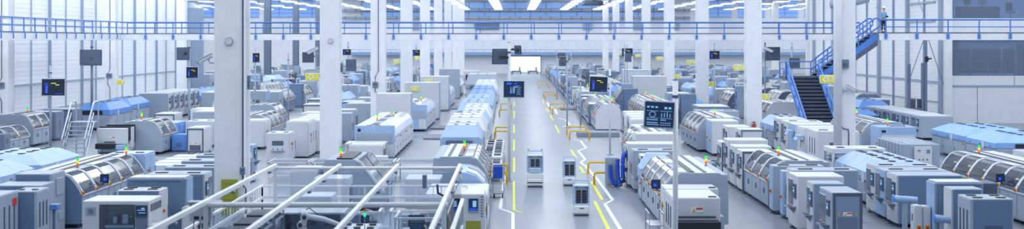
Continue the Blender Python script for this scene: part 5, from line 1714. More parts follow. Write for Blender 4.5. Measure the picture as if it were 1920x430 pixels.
# blue ovens along the right
MBL2 = mat('sky_blue_paint', (0.26, 0.47, 0.86), 0.35)
oven(24.0, 64.0, 3, 1.42, -1, 'blue oven with black roof vents at the right picture edge, nearer one', w=4.6, h=1.68, zb=1.08, hood=MBL2, step=.9)
oven(24.1, 68.6, 3, 1.85, -1, 'blue oven with black roof vents at the right, farther one', w=4.0, h=1.7, zb=1.08, hood=MBL2, step=.9)
low_unit(24.6, 61.8, 1.5, 1.5, 1.1, -1, 'white control box in front of the nearer right edge blue oven')
for k in range(6):
    cab(26.3, 83.0 + 2.2 * k, 2.1, 1.95, 1.55, -1, 'pale cabinet with a blue side screen, %s in the row along the right wall' % ORD[k], m=PALE, side=PALE, front='plain', sides='screen', top='cap')
oven(26.0, 97.0, 3, 2.2, -1, 'blue oven behind the screen cabinets along the right wall', w=2.6, h=1.9, hood=MBLUE)
oven(23.5, 89.5, 2, 2.0, -1, 'deep blue low oven just right of the nearest right column, far back', w=1.9, h=1.6, hood=MBLUE)

# big smoked hood line at the right edge
hood_line(17.7, 43.6, 6, 1.62, -1, 'long machine with dark smoked hoods at the right picture edge', w=2.6, h=1.88, end=PALE, screen=(2.9, 1.5), zb=1.17, glass=DARKG)
stack_light(18.7, 51.6, 1.9, 'signal light at the rear of the right edge hood machine', 1.15)

# row W
oven(13.7, 48.6, 4, 1.55, -1, 'light blue oven behind the printers at the bottom right', w=2.6, h=1.78, zb=1.02, opening=False)
t = root('shelf_cabinet', 'white open sided cabinet behind the bottom right light blue oven', 'cabinet', 13.6, 54.9)
MB(-1).box(0, 2.3, 0, 1.6, 1.62, 1.85, .02).box(0, 2.3, .1, 1.6, .0, 1.0, .02).box(.25, 2.3, .1, 1.6, 1.0, 1.62).box(0, .1, 0, .1, 1.0, 1.62).box(0, .1, 1.5, 1.6, 1.0, 1.62).build('body', WHITE, t)
MB(-1).box(.02, .3, .1, 1.5, 1.25, 1.3).box(.02, .3, .1, 1.5, 1.42, 1.45).build('inner_shelf', GREY, t)
for k in range(2):
    MB(-1).box(.3 + 1.4 * k, .6 + 1.4 * k, .3, .6, 1.85, 1.88, .01).build('roof_vent', BLACK, t)
for k, (d, x, hh) in enumerate(((44.2, 13.2, 1.83), (45.8, 13.25, 1.83), (47.2, 13.3, 1.85))):
    cab(x, d, 2.25, 1.3, hh, -1, ('nearest', 'middle', 'rear')[k] + ' of the three wide printer cabinets with side screens at the bottom right', m=PALE, fm=STEELB, side=WHITE if k != 1 else LBLUE, front='plain', sides='screen', top='none' if k == 0 else 'vents2')
cab(13.45, 41.0, 1.55, .9, 1.92, -1, 'grey cabinet with light blue side and cap at the bottom right', m=STONE, fm=STEELB, side=LBLUE, front='seam', sides='plain', top='cap', legs=False)
cab(15.02, 41.3, .55, .9, 1.88, -1, 'dark slate box on the right of the light blue sided cabinet', m=SLATE, side=SLATE, sides='plain', top='none', legs=False)
cab(13.55, 39.7, .95, .8, 1.88, -1, 'plain grey cabinet behind the vented cabinet at the bottom right', m=PALE, side=WHITE, fm=STEELB, sides='plain', top='none', legs=False)
t = cab(13.55, 38.0, 1.25, 1.2, 1.78, -1, 'grey cabinet with four black roof vents and a dark slot at the bottom right', m=PALE, side=PALE, fm=STEELB, sides='slots', top='vents4', legs=False)
MB(-1).box(.38, .92, -.02, -.012, .72, .98).build('front_slot', SLATE, t)
for i, (x, d, z, l, lab) in enumerate(((12.75, 43.2, 1.15, .8, 'light blue ribbed duct between the bottom right cabinets, upper one'), (13.05, 39.9, .95, .5, 'light blue ribbed duct between the bottom right cabinets, lower one'))):
    t = thing('blue_duct', lab, 'duct', (x, d, z))
    P = [(l * k / 12, 0, -.06 * k / 12) for k in range(13)]
    MB(-1).tube(P, [.11 if k % 2 else .125 for k in range(13)], 14).build('duct_body', LBLUE, t, smooth=True)
    MB(-1).tube([(-.02, 0, 0), (0.02, 0, 0)], .14, 14).build('duct_collar', MBLUE, t)
    MB(-1).box(l * .4, l * .6, -.05, .05, -z, -.1).build('duct_stand', PALE, t)
for i, (x, d, w, hh, lab) in enumerate(((12.9, 41.3, .25, 1.15, 'slim white bollard unit left of the light blue sided cabinet, left one'), (13.17, 41.3, .25, 1.12, 'slim white bollard unit left of the light blue sided cabinet, right one'), (12.95, 38.1, .5, .75, 'small white box with a display left of the vented cabinet'))):
    low_unit(x, d, w, .5, hh, -1, lab, vents=False)
    if i < 2:
        estop(THINGS[-1], -1, w / 2, 0, .45, 'front', .07)
# ------------------------------------------------------------------ monitor poles
t = pole(4.58, 36.6, 5.35, 'tall white pole carrying the large lit screen right of the aisle', .075, COLW)
monitor(t, -.48, -.18, 4.38, .88, .78, -.10, -.08, 'dash', roll=.05)
marm(t, (0, 0, 4.5), (-.35, -.02, 4.36))
t = pole(5.38, 72.7, 4.9, 'white pole behind the large screen with a drawing on its monitor', .06)
monitor(t, -.66, -.2, 4.0, 1.05, .92, -.12, -.06, 'cad', roll=.04)
marm(t, (0, 0, 3.7), (-.55, 0, 4.0))
t = pole(-.28, 59.0, 6.4, 'white pole at the left aisle edge with a blue screen and two turned monitors', .075)
monitor(t, .22, -.25, 4.25, 1.0, .80, -.14, -.08, 'plan')
monitor(t, -.42, -.05, 5.75, .8, .72, PI + .35, -.1, 'dark')
marm(t, (0, 0, 5.7), (-.3, -.28, 5.75))
monitor(t, .42, .3, 6.05, .42, .42, PI - .7, -.1, 'dark')
marm(t, (0, 0, 6.05), (.35, .2, 6.05))
marm(t, (0, 0, 4.4), (.2, -.05, 4.3))
t = pole(-27.95, 77.0, 5.0, 'grey pole near the left wall with a lit drawing screen', .07, PALE)
monitor(t, .25, -.25, 3.68, 1.38, 1.05, .12, -.06, 'cad')
t = pole(-29.3, 88.6, 6.48, 'grey pole near the left wall with a monitor seen from behind', .09, GREY)
monitor(t, .02, -.25, 5.3, 1.5, 1.1, PI + .08, 0, 'dark')
marm(t, (0, 0, 5.2), (.15, -.18, 5.2))
t = pole(-21.7, 85.2, 6.48, 'pale pole left of the nearest column with two small monitors', .08, PALE)
monitor(t, .25, -.2, 4.35, .8, .8, .12, 0, 'cad')
monitor(t, -.35, -.2, 5.6, .85, .85, PI + .2, 0, 'dark')
marm(t, (0, 0, 5.6), (-.15, -.3, 5.65))
marm(t, (0, 0, 4.05), (.1, .0, 4.35))
for x, d, h_, mons, lab in ((3.85, 95, 5.4, ((-.35, 4.85, .55, .55, PI + .3, 'dark'),), 'white pole with one turned monitor right of the aisle, middle distance'),
                            (4.9, 96, 3.9, ((.55, 3.7, .5, .8, PI - 1.1, 'dark'),), 'short pale pole with a tilted dark monitor right of the aisle'),
                            (5.6, 128, 5.3, ((-.7, 4.5, .9, .7, .2, 'cad'),), 'far pole with a small blue screen right of the aisle'),
                            (4.6, 141, 5.3, ((.5, 4.8, .9, .6, PI - .4, 'dark'),), 'farthest pole with a turned monitor right of the aisle'),
                            (-19.3, 95, 5.8, ((.1, 5.2, .55, .75, .2, 'cad'),), 'pole with a small dark screen right of the nearest left column'),
                            (-17.9, 101, 5.4, ((.6, 3.7, .9, .5, PI - 1.2, 'dark'),), 'short pole with a tilted monitor between the first two left columns'),
                            (-16.2, 104, 6.3, ((-.6, 5.1, .95, .85, PI + .3, 'dark'),), 'pole with a tilted monitor backing the sign between left columns'),
                            (-15.4, 118, 6.3, ((.3, 4.2, 1.1, 1.1, PI - .4, 'dark'), (-.1, 5.4, .8, .6, .2, 'cad')), 'pole with dark monitors right of the second left column'),
                            (-11.6, 150, 6.0, ((0, 5.0, 1.0, .8, .2, 'cad'),), 'far pole with a lit screen behind the fourth left column'),
                            (11.2, 128, 6.0, ((0, 5.3, 1.1, .8, .1, 'dark'),), 'far pole with a dark screen between right columns three and four'),
                            (10.1, 118, 6.0, ((.3, 4.9, .7, .8, PI - .5, 'dark'),), 'far pole with a tilted white backed screen in the right middle distance'),
                            (15.4, 99, 6.2, ((.0, 5.35, .85, .7, .1, 'cad'),), 'pole with a blue lit screen between the second and third right columns'),
                            (20.3, 104, 6.3, ((.6, 5.4, 1.25, 1.1, PI + .2, 'dark'),), 'pole with a large turned monitor left of the blue stairs'),
                            (24.2, 112, 6.3, ((.2, 4.5, 1.0, .9, PI + .2, 'dark'),), 'pole with a turned monitor behind the blue stairs'),
                            (12.4, 72.0, 4.4, ((-.6, 3.9, .1, .1, 0, 'dark'),), '')):
    if not lab:
        continue
    t = pole(x, d, h_, lab, .06, PALE)
    for (mx, mz, mw, mh, yw, stl) in mons:
        monitor(t, mx, -.15, mz, mw, mh, yw, 0, stl)
        marm(t, (0, 0, mz + .1), (mx * .6, -.02, mz))
# ------------------------------------------------------------------ cameras on columns
cctv(-10.53, 43.9, 5.9, -1, 'white security camera on the left side of the nearest left column', .85, pitch=-.45)
cctv(-10.56, 67.4, 6.0, -1, 'white security camera on the left side of the second left column', .95, pitch=-.45)
cctv(16.2, 62.08, 4.2, 1, 'white security camera low on the face of the nearest right column', .8, pitch=-.5)
cctv(15.2, 86.0, 3.95, -1, 'white security camera left of the second right column', 1.0, pitch=-.5)
cctv(15.2, 109.5, 4.0, -1, 'small security camera on the third right column', 1.0, pitch=-.4)
cctv(16.88, 86.0, 5.9, 1, 'security camera right of the second right column', 1.0, pitch=-.4)
# ------------------------------------------------------------------ catwalk, stairs, office, person


def railing(t, pts, s, h=.88, every=2.2, name='rail', hang=True, r=.055, m=RAIL, zmid=.45, axis='x'):
    """handrail along a straight deck edge from a to b (x,y,z world relative to thing)"""
    a, b = Vector(pts[0]), Vector(pts[1])
    up = Vector((0, 0, h))
    MB(-1).tube([tuple(a + up), tuple(b + up)], r, 8).build('handrail', m, t, smooth=True)
    md = Vector((0, 0, zmid))
    MB(-1).tube([tuple(a + md), tuple(b + md)], r * .7, 8).build('middle_rail', m, t, smooth=True)
    L = (b - a).length
    n = max(1, int(L / every))
    d = (b - a) / n
    for k in range(n + 1):
        p = a + d * k
        q = MB(-1)
        q.box(p.x - .035, p.x + .035, p.y - .03, p.y + .03, p.z - (.1 if hang else 0), p.z + h)
        if hang:
            q.box(p.x - .09, p.x + .09, p.y - .05, p.y + .02, p.z - .48, p.z - .12, .01)
        q.build('post', m, t)


t = thing('catwalk', 'long catwalk across the hall with blue railings and white beam', 'catwalk', (0, 102, 0))
MB(-1).box(-31.5, 28, 0, 2.0, 6.5, 7.0, .01).build('deck_beam', COLW, t)
MB(-1).box(-31.5, 28, -.03, 2.0, 7.0, 7.06).build('deck_edge', SLATE, t)
railing(t, ((-29.45, -.06, 7.04), (25.43, -.06, 7.04)), 1, every=2.19)
railing(t, ((-31.5, 2.0, 7.04), (28, 2.0, 7.04)), 1, hang=False)
for z_, r_ in ((7.92, .055), (7.49, .038)):
    MB(-1).tube([(-31.4, -.06, z_), (-29.45, -.06, z_)], r_, 8).build('rail_extension', RAIL, t, smooth=True)
t = thing('side_walkway', 'blue railed walkway along the left wall joining the long catwalk', 'walkway', (-31.5, 60, 0))
MB(-1).box(-2.2, 0, 0, 42, 6.5, 7.0, .01).build('deck_beam', COLW, t)
MB(-1).box(-2.2, .03, 0, 42, 7.0, 7.06).build('deck_edge', SLATE, t)
a, b = 0, 42
MB(-1).tube([(.05, 0, 7.95), (.05, 42, 7.95)], .055, 8).build('handrail', RAIL, t, smooth=True)
MB(-1).tube([(.05, 0, 7.5), (.05, 42, 7.5)], .04, 8).build('middle_rail', RAIL, t, smooth=True)
for k in range(22):
    v = 1.0 + 1.9 * k
    MB(-1).tube([(.06, v, 7.95), (.06, v, 7.15), (.14, v, 7.0), (.14, v, 6.6)], .045, 6).build('post', RAIL, t)
MB(-1).tube([(-2.2, 0, 7.95), (-2.2, 42, 7.95)], .04, 8).tube([(-2.2, 0, 7.5), (-2.2, 42, 7.5)], .03, 8).build('rear_rail', PALE, t, smooth=True)

t = thing('office_walkway', 'walkway with blue railing in front of the office on the right', 'walkway', (25.8, 90.6, 0))
MB(-1).box(0, 24, 0, 2.4, 6.5, 7.0, .01).box(0, 2.2, 2.4, 11.35, 6.5, 7.0, .01).build('deck_beam', COLW, t)
MB(-1).box(0, 24, -.03, 2.4, 7.0, 7.06).box(0, 2.2, 2.4, 11.35, 7.0, 7.06).build('deck_edge', SLATE, t)
MB(-1).tube([(-.2, -.06, 7.95), (24, -.06, 7.95)], .06, 8).build('handrail', RAIL, t, smooth=True)
MB(-1).tube([(-.1, -.06, 7.45), (24, -.06, 7.45)], .035, 8).build('middle_rail', RAIL, t, smooth=True)
for k in range(11):
    u = .42 + 2.2 * k
    MB(-1).box(u - .04, u + .04, -.1, -.03, 6.98, 7.95).box(u - .1, u + .1, -.12, -.02, 6.6, 6.95, .01).build('post', RAIL, t)

# stairs: upper flight down to a landing, lower flight towards the camera
t = thing('blue_staircase', 'blue steel staircase with dark treads rising to the catwalk', 'staircase', (19.3, 84.4, 0))
LZ = 3.95
W = 2.15
n = 17
run = 6.3
TREAD = mat('stair_tread', (.07, .09, .14), .5)
for u in (0, W):
    MB(-1).prismu([(0, 0), (.45, 0), (run + .2, LZ - .1), (run + .2, LZ + .12), (run - .1, LZ + .12), (0, .25)], u - .05, u + .05).build('stringer', RAIL, t)
for k in range(n):
    q = (k + 1) / n
    MB(-1).box(.05, W - .05, run * q - .40, run * q, LZ * q - .06, LZ * q).box(.05, W - .05, run * q - .40, run * q - .38, LZ * q - .15, LZ * q - .06).build('tread', TREAD, t)
MB(-1).prismu([(.25, 0), (.5, 0), (run, LZ - .2), (run, LZ - .1), (run - .1, LZ - .1)], .06, W - .06).build('riser_plate', TREAD, t)
for u in (-.02, W + .02):
    MB(-1).tube([(u, 0, 1.0), (u, run, LZ + 1.0)], .06, 8).tube([(u, 0, .55), (u, run, LZ + .55)], .04, 8).build('handrail', RAIL, t)
    for k in range(6):
        q = k / 5
        MB(-1).box(u - .04, u + .04, run * q - .04, run * q + .04, LZ * q, LZ * q + 1.0).build('post', RAIL, t)
MB(-1).box(-.15, W + .1, run, run + 2.3, LZ - .25, LZ, .01).build('landing', SLATE, t)
MB(-1).tube([(-.1, run, LZ + 1.0), (-.1, run + 2.3, LZ + 1.0), (W, run + 2.3, LZ + 1.0)], .05, 8).tube([(-.1, run, LZ + .5), (-.1, run + 2.3, LZ + .5), (W, run + 2.3, LZ + .5)], .035, 8).build('handrail', RAIL, t)
for u, v in ((-.1, run + .1), (-.1, run + 2.2), (W, run + 2.2)):
    MB(-1).box(u - .04, u + .04, v - .04, v + .04, LZ, LZ + 1.0).build('post', RAIL, t)
ex, ez = 6.42, 7.04
for v in (run + .15, run + 2.1):
    MB(-1).loft([[(W, v - .06, LZ - .45), (W, v + .06, LZ - .45), (W, v + .06, LZ + .02), (W, v - .06, LZ + .02)],
                 [(ex, v - .06, ez - .5), (ex, v + .06, ez - .5), (ex, v + .06, ez), (ex, v - .06, ez)]]).build('upper_stringer', RAIL if v < run + 1 else SLATE, t)
    MB(-1).tube([(W, v, LZ + 1.0), (ex - .2, v, ez + 1.0)] + arc((ex - .2, v, ez + 1.0), (ex + .25, v, ez + 1.15), (ex + .2, v, ez + .6), 6) + [(ex, v, ez + .35), (W, v, LZ + .45)], .06, 8).build('upper_handrail', RAIL, t)
    for k in range(5):
        q = (k + .4) / 5
        x, z = W + (ex - W) * q, LZ + (ez - LZ) * q
        MB(-1).box(x - .04, x + .04, v - .04, v + .04, z, z + 1.0).build('post', RAIL, t)
for k in range(13):
    q = (k + 1) / 13
    x, z = W + (ex - W) * q, LZ + (ez - LZ) * q
    MB(-1).box(x - .32, x, run + .2, run + 2.1, z - .08, z).build('tread', SLATE, t)
MB(-1).loft([[(W, run + .1, LZ - .85), (W, run + 2.2, LZ - .85), (W, run + 2.2, LZ - .45), (W, run + .1, LZ - .45)],
             [(ex, run + .1, ez - .9), (ex, run + 2.2, ez - .9), (ex, run + 2.2, ez - .5), (ex, run + .1, ez - .5)]]).build('stair_underside', SLATE, t)

# office block at the right
OX = 33.9
struct('wall_office_lower', MB(-1).box(OX, 50, 100, 100.3, 0, 3.72).box(OX, 34.05, 100, 100.3, 3.72, 6.5).box(OX, 50, 100, 100.3, 6.5, 8.22).box(OX, 34.05, 100, 100.3, 8.2, 15), WALLM)
struct('trim_80', MB(-1).box(OX, 50, 99.94, 100, 2.85, 2.98), PALE)
for k, x in enumerate((42.35,)):
    struct('trim_81', MB(-1).box(x - .12, x + .12, 99.9, 100, 0, 2.95), GREY)
for k, x in enumerate((39.0, 44.2)):
    struct('trim_%d' % (82 + k), MB(-1).box(x - .02, x + .02, 99.98, 100, 2.98, 3.7), GREY)
for k, x in enumerate((36.1, 39.9, 46.0)):
    struct('trim_%d' % (84 + k), MB(-1).box(x - .02, x + .02, 99.98, 100, 0, 2.85), GREY)
OFW = mat('office_blue_wall', (.30, .40, .60), .6)
OFD = mat('office_dark_panel', (.09, .12, .2), .5)
for nm, z0, z1 in (('window_90', 3.72, 6.5), ('window_91', 8.22, 12)):
    w_ = struct(nm, MB(-1).box(34.05, 50, 100.1, 100.12, z0, z1), OFFG)
    MB(-1).box(34.05, 50, 100.02, 100.14, z0 - .05, z0 + .02).box(34.02, 34.08, 100.02, 100.14, z0, z1).build('window_frame', SLATE, w_)
struct('office_floor', MB(-1).box(34, 50, 100.3, 112, 3.5, 3.7).box(34, 50, 100.3, 112, 8.0, 8.2), OFD)
struct('wall_office_back', MB(-1).box(34, 50, 111.8, 112, 3.7, 15).box(33.95, 34.1, 100.3, 112, 0, 15), OFW)
struct('office_ceiling', MB(-1).box(34, 50, 100.3, 112, 6.9, 7.0).box(34, 50, 100.3, 112, 12, 12.1), OFW)
for k in range(6):
    t = thing('partition_screen', 'dark office partition, %s from the left behind the lower window' % ORD[k], 'partition', (35.9 + 2.55 * k, 104.5, 3.7))
    MB(-1).box(-1.2, 1.2, 0, .08, .1, 2.15, .01).build('partition_panel', OFD, t)
    MB(-1).box(-1.25, -1.2, -.02, .1, 0, 2.2).box(1.2, 1.25, -.02, .1, 0, 2.2).build('partition_frame', PALE, t)
struct('trim_88', MB(-1).box(35.2, 35.7, 103, 103.4, 3.7, 6.9), PALE)
struct('trim_89', MB(-1).box(40.3, 40.9, 103, 103.2, 3.7, 6.2), PALE)
for k, (x, d) in enumerate(((35.2, 102.6), (39.9, 102.4))):
    t = thing('bench_rail', ('left' if k == 0 else 'right') + ' pale blue handrail inside the lower office window', 'handrail', (x, d, 3.7))
    MB(-1).box(0, 4.2, 0, .06, 1.05, 1.15).box(0, 4.2, 0, .06, .45, .52).build('top_rail', PALE, t)
    for q in range(4):
        MB(-1).box(1.35 * q, 1.35 * q + .06, 0, .06, 0, 1.1).build('leg', PALE, t)
# desks and chairs upstairs
for k, (x, w) in enumerate(((35.9, 3.3), (42.2, 3.2), (46.8, 2.4))):
    t = thing('office_desk', 'dark office desk upstairs, %s from the left behind the upper window' % ORD[k], 'desk', (x, 103.4, 8.2))
    MB(-1).box(0, w, 0, 1.2, .95, 1.02, .01).build('desk_top', SLATE, t)
    MB(-1).box(.05, w - .05, .02, .08, .1, .95).build('modesty_panel', OFD, t)
    for u in (.05, w - .1):
        MB(-1).box(u, u + .06, .1, 1.1, 0, .95).build('leg', SLATE, t)
    for q in range(2):
        p = MB(-1).box(.5 + 1.2 * q, 1.1 + 1.2 * q, .5, .54, 1.2, 1.6, .01).build('desk_monitor', PALE if q else BLACK, t)
        MB(-1).box(.76 + 1.2 * q, .84 + 1.2 * q, .5, .56, 1.02, 1.2).build('monitor_foot', SLATE, p)
def office_chair(x, d, label, yaw):
    t = thing('office_chair', label, 'chair', (x, d, 8.2), yaw, None)
    MB(-1).box(-.3, .3, -.3, .3, .48, .58, .04).build('seat', BLACK, t)
    MB(-1).box(-.28, .28, .27, .34, .65, 1.35, .04).build('backrest', BLACK, t)
    MB(-1).cyl(0, 0, .1, .48, .04, 8).build('gas_column', SLATE, t)
    for k in range(5):
        a = 2 * PI * k / 5
        MB(-1).tube([(0, 0, .1), (.33 * math.cos(a), .33 * math.sin(a), .06)], .03, 6).build('leg', SLATE, t)
    MB(-1).tube([(-.33, -.1, .6), (-.33, -.1, .8), (-.33, .2, .8)], .025, 6).tube([(.33, -.1, .6), (.33, -.1, .8), (.33, .2, .8)], .025, 6).build('armrest', SLATE, t)


for k, (x, d) in enumerate(((39.7, 102.6), (41.4, 102.3), (42.6, 102.2), (43.6, 102.3))):
    office_chair(x, d, 'dark office chair upstairs, %s from the left behind the upper window' % ORD[k], .6 * k)
struct('trim_90', MB(-1).box(44.6, 47.0, 102.6, 102.9, 8.2, 12), mat('office_pillar', (.13, .18, .28), .5))
struct('trim_92', MB(-1).box(35.2, 35.8, 104.9, 105.3, 8.2, 12), PALE)
la = bpy.data.lights.new('office_lamp', 'AREA')
la.shape = 'RECTANGLE'
la.size = 12
la.size_y = 4
la.energy = 700
la.color = (.75, .87, 1)
for z in (6.85, 11.9):
    lo = bpy.data.objects.new('office_lamp', la)
    COL.objects.link(lo)
    lo.location = (42, 106, z)
for k, x in enumerate((43.4, 47.8)):
    t = thing('ceiling_spot', ('left' if k == 0 else 'right') + ' round lamp on the upper office ceiling', 'lamp', (x, 104.4, 10.95 if k else 10.9))
    MB().cyl(0, 0, 0, .08, .35, 20).build('lamp_disc', LAMP, t)
    MB().cyl(0, 0, .08, 1.1, .02, 6).build('suspension_cable', SLATE, t)
t = thing('wall_socket_unit', 'grey wall unit low on the white office wall at the right edge', 'wall unit', (47.0, 99.98, 1.1))
MB(-1).box(-.1, .6, -.15, 0, -.8, .75, .02).build('box_body', SLATE, t)
MB(-1).box(0, .5, -.17, -.15, .1, .5).build('box_cover', GREY, t)
# braced post with a spotlight in front of the right wall
t = thing('braced_post', 'slim grey post with two thin braces and a spotlight by the right wall', 'post', (31.2, 98.6, 0))
MB(-1).box(.08, .26, -.1, .1, 0, 4.75, .01).build('post_tube', GREY, t)
MB(-1).box(.32, .52, -.1, .1, 0, 6.5, .01).build('post_tube', GREY, t)
MB(-1).box(-.98, -.76, -.1, .1, 0, 4.67, .01).build('post_tube', GREY, t)
MB(-1).box(-.76, .08, -.05, .05, 1.1, 1.28).build('cross_tube', GREY, t)
MB(-1).tube([(.25, 0, 6.5), (-.82, 0, 3.5)], .03, 6).build('brace_rod', GREY, t)
MB(-1).tube([(.65, 0, 6.5), (1.8, 0, 3.1)], .03, 6).build('brace_rod', GREY, t)
MB(-1).box(.30, .56, -.25, -.1, 4.85, 5.25, .02).tube([(.5, -.2, 5.05), (.8, -.25, 5.1)], [.09, .05], 10).build('spotlight', BLACK, t)
for u in (-.68, -.18):
    MB(-1).box(u, u + .38, .15, .25, 0, 1.95, .02).build('louvre_panel', SLATE, t)
t = thing('ceiling_lamp_pod', 'grey rounded lamp pod hanging near the right column', 'lamp', (27.2, 108, 9.5))
MB(-1).tube([(-.6, 0, 0), (.9, 0, .15), (2.6, 0, .5)], [.35, .4, .3], 14).build('lamp_pod', PALE, t, smooth=True)
MB(-1).cyl(.6, 0, .3, 5.5, .03, 6).build('suspension_cable', SLATE, t)
t = thing('hanging_duct_unit', 'grey box shaped ventilation unit hanging right of the lamp rows', 'ventilation unit', (12.1, 196, 12.0))
MB(-1).box(-1.6, 1.4, 0, 3, 0, .5, .04).box(.0, 1.9, -4, 0, .6, 1.3, .04).box(-.3, .3, .5, 2, .5, 2.9).build('unit_body', GREY, t)
MB(-1).box(-1.8, 1.6, -.2, 3.2, -.12, 0, .02).build('unit_grille', SLATE, t)
# rods of the roof bracing above the person
t = thing('roof_brace', 'two thin inclined rods crossing the upper right wall', 'brace', (28.6, 100, 0))
MB(-1).tube([(-.4, 0, 9.0), (1.4, 0, 15)], .035, 6).tube([(3.3, 0, 8.6), (.9, 0, 15)], .035, 6).build('brace_rod', PALE, t)

# ------------------------------------------------------------------ far rows: copies of a few machines
PAL = [WHITE, PALE, LBLUE, MBLUE, GREY]
protos = {}


def far_proto(kind, s, v):
    key = (kind, s, v)
    if key in protos:
        return protos[key]
    n0 = len(THINGS)
    if kind == 'cabinet':
        o = cab(0, -30, (1.4, 1.9, 1.6, 2.2)[v], (2.0, 2.6, 2.2, 3)[v], (1.75, 2.0, 2.3, 1.6)[v], s, 'x', m=(WHITE, PALE, PALE, GREY)[v], side=(WHITE, PALE, LBLUE, STONE)[v], front=('frame', 'plain', 'window', 'plain')[v], sides=('screen', 'doors', 'doors', 'screen')[v], top='cap')
    elif kind == 'tower':
        o = cab(0, -30, (1.0, 1.3, .9, 1.2)[v], 1.2, (2.5, 2.2, 2.7, 2.3)[v], s, 'x', m=(GREY, STONE, PALE, STEELB)[v], side=(PALE, GREY, MBLUE, SLATE)[v], sides='screen', top='none')
    elif kind == 'cell':
        o = work_cell(0, -30, 1.8, 2.2, 2.1, 'x')
        if s < 0:
            for c_ in o.children:
                c_.location.x += 1.8
    elif kind == 'hood':
        o = hood_line(0, -30, 3, 1.7, s, 'x', w=2.3, h=1.95, end=(PALE, WHITE, GREY, SLATE)[v], glass=DARKG, body=(WHITE, PALE, GREY, PALE)[v])
    else:
        o = oven(0, -30, 3, 1.8, s, 'x', w=2.2, h=1.85, hood=(LBLUE, MBLUE, MBLUE, LBLUE)[v])
    THINGS.remove(o)
    protos[key] = o
    return o


KW = {'tower': ('tower cabinet', ('dark grey', 'stone grey', 'blue sided', 'steel blue')), 'cell': ('open framed cell', ('pale',) * 4),
      'cabinet': ('machine cabinet', ('white framed', 'pale grey', 'blue sided white', 'low grey')),
      'hood': ('smoked hood machine', ('pale', 'white', 'grey ended', 'dark ended')),
      'oven': ('faceted oven', ('light blue', 'deep blue', 'mid blue', 'pale blue'))}
rows = [  # X of aisle side, first D, last D, side, where
    (-14.6, 106, 238, 1, 'row one left of the columns'),
    (-20.5, 95, 238, 1, 'row two left of the columns'),
    (-25.0, 108, 238, 1, 'row three left of the columns'),
    (-31.5, 142, 238, 1, 'row four by the left wall'),
    (-40.0, 150, 236, 1, 'the outermost left row'),
    (5.6, 97, 236, -1, 'row at the right aisle edge'),
    (9.4, 86, 238, -1, 'second row right of aisle'),
    (12.9, 94, 238, -1, 'row before the right columns'),
    (18.4, 93, 238, -1, 'row behind the right columns'),
    (23.0, 104, 238, -1, 'second row behind right columns'),
    (28.5, 104, 238, -1, 'third row behind right columns'),
    (36.0, 149, 236, -1, 'the outermost right row'),
]
rr = random.Random(21)
RES = [(-39.2, -35.8, 146, 150)]
bpy.context.view_layer.update()
for t_ in list(THINGS):
    if t_.get('category') in ('pipe', 'cable', 'sign', 'camera', 'lamp', 'duct', 'signal light', 'catwalk', 'walkway', 'gallery'):
        continue
    pts = [c_.matrix_world @ Vector(b_) for c_ in t_.children for b_ in (c_.bound_box if c_.type == 'MESH' else [])]
    if t_.get('category') == 'monitor stand':
        RES.append((t_.location.x - .35, t_.location.x + .35, t_.location.y - .35, t_.location.y + .35))
    elif pts and min(p.z for p in pts) < 1.5 and max(p.y for p in pts) > 80:
        RES.append((min(p.x for p in pts) - .1, max(p.x for p in pts) + .1, min(p.y for p in pts) - .1, max(p.y for p in pts) + .1))
count = {}
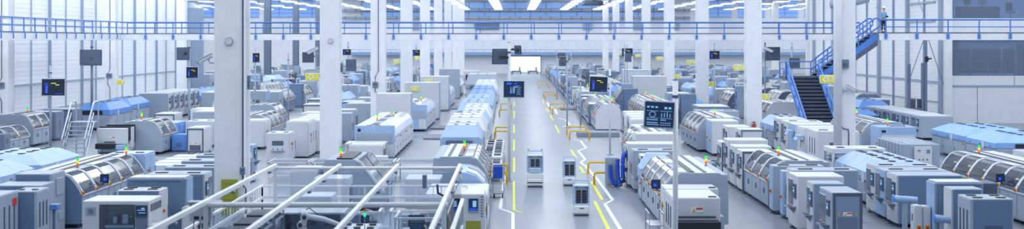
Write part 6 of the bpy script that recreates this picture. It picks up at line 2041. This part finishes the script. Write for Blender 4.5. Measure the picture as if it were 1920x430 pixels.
for X, d0, d1, s, where in rows:
    d = d0 + rr.random() * 2
    while d < d1:
        kind = rr.choice(['cabinet', 'cabinet', 'hood', 'oven', 'tower', 'hood', 'cell', 'tower'])
        v = rr.randrange(4) if kind != 'cell' else 0
        l = {'cabinet': (2.0, 2.6, 2.2, 3)[v], 'hood': 5.1, 'oven': 5.4, 'tower': 1.2, 'cell': 2.2}[kind]
        w_ = {'cabinet': (1.4, 1.9, 1.6, 2.2)[v], 'hood': 2.3, 'oven': 2.2, 'tower': 1.3, 'cell': 1.8}[kind]
        xa, xb = (X - w_, X) if s > 0 else (X, X + w_)
        hit = [r_ for r_ in RES if xa < r_[1] and xb > r_[0] and d < r_[3] and d + l > r_[2]]
        if hit:
            d = max(r_[3] for r_ in hit) + .3
            continue
        o = far_proto(kind, s, v)
        key = (kind, v, where)
        count[key] = count.get(key, 0) + 1
        nm, adj = KW[kind]
        lab = '%s %s, %s of its kind in %s' % (adj[v], nm, ORD[count[key] - 1], where)
        first = not o.get('used')
        if first:
            o['used'] = 1
            o.location = (X, d, 0)
            o['label'] = lab
            THINGS.append(o)
        else:
            c = copy_tree(o, (X, d, 0), lab)
        if rr.random() < .2 and kind in ('cabinet', 'hood') and d < 190:
            stack_light(X - s * 1.1, d + 1, {'cabinet': (1.79, 2.04, 2.34, 1.64)[v], 'hood': 1.99}[kind], 'signal light on ' + lab.replace(' of its kind', ''), 1.4, 'gyr' if rr.random() < .6 else 'gr')
        d += l + rr.choice([.2, .3, 1.2, 3.5])
for o in bpy.data.objects:
    if 'used' in o:
        del o['used']

NAMES = {'machine_cabinet': 'machine cabinets', 'hooded_machine': 'hooded machines', 'oven_machine': 'oven machines', 'column': 'steel columns',
         'stack_light': 'signal lights on the machines', 'zone_sign': 'zone signs', 'monitor_pole': 'monitor poles', 'security_camera': 'security cameras',
         'low_unit': 'low machine units', 'roller_conveyor': 'roller conveyors', 'transport_robot': 'transport robots in the aisle', 'placement_machine': 'blue fronted machines',
         'tray_rack': 'tray racks along the aisle', 'shelf_rack': 'shelf racks in the enclosure', 'office_chair': 'office chairs upstairs', 'office_desk': 'office desks upstairs',
         'partition_screen': 'office partitions', 'blue_hose': 'blue hoses', 'roller_cart': 'roller carts', 'column_cable': 'cables on the columns', 'work_cell': 'work cells in the enclosure',
         'switch_box': 'switch boxes on the columns', 'blue_tray': 'blue trays', 'blue_duct': 'blue ducts', 'wall_disc': 'white discs on the columns'}
for t_ in THINGS:
    b_ = t_.name.split('.')[0]
    if b_ in NAMES and not t_.get('group'):
        l_ = t_['label']
        t_['group'] = NAMES[b_] + (' in ' + l_.split(' in ', 1)[1] if ' of its kind in ' in l_ or (b_ == 'stack_light' and ' in ' in l_ and 'of' not in l_) else '')
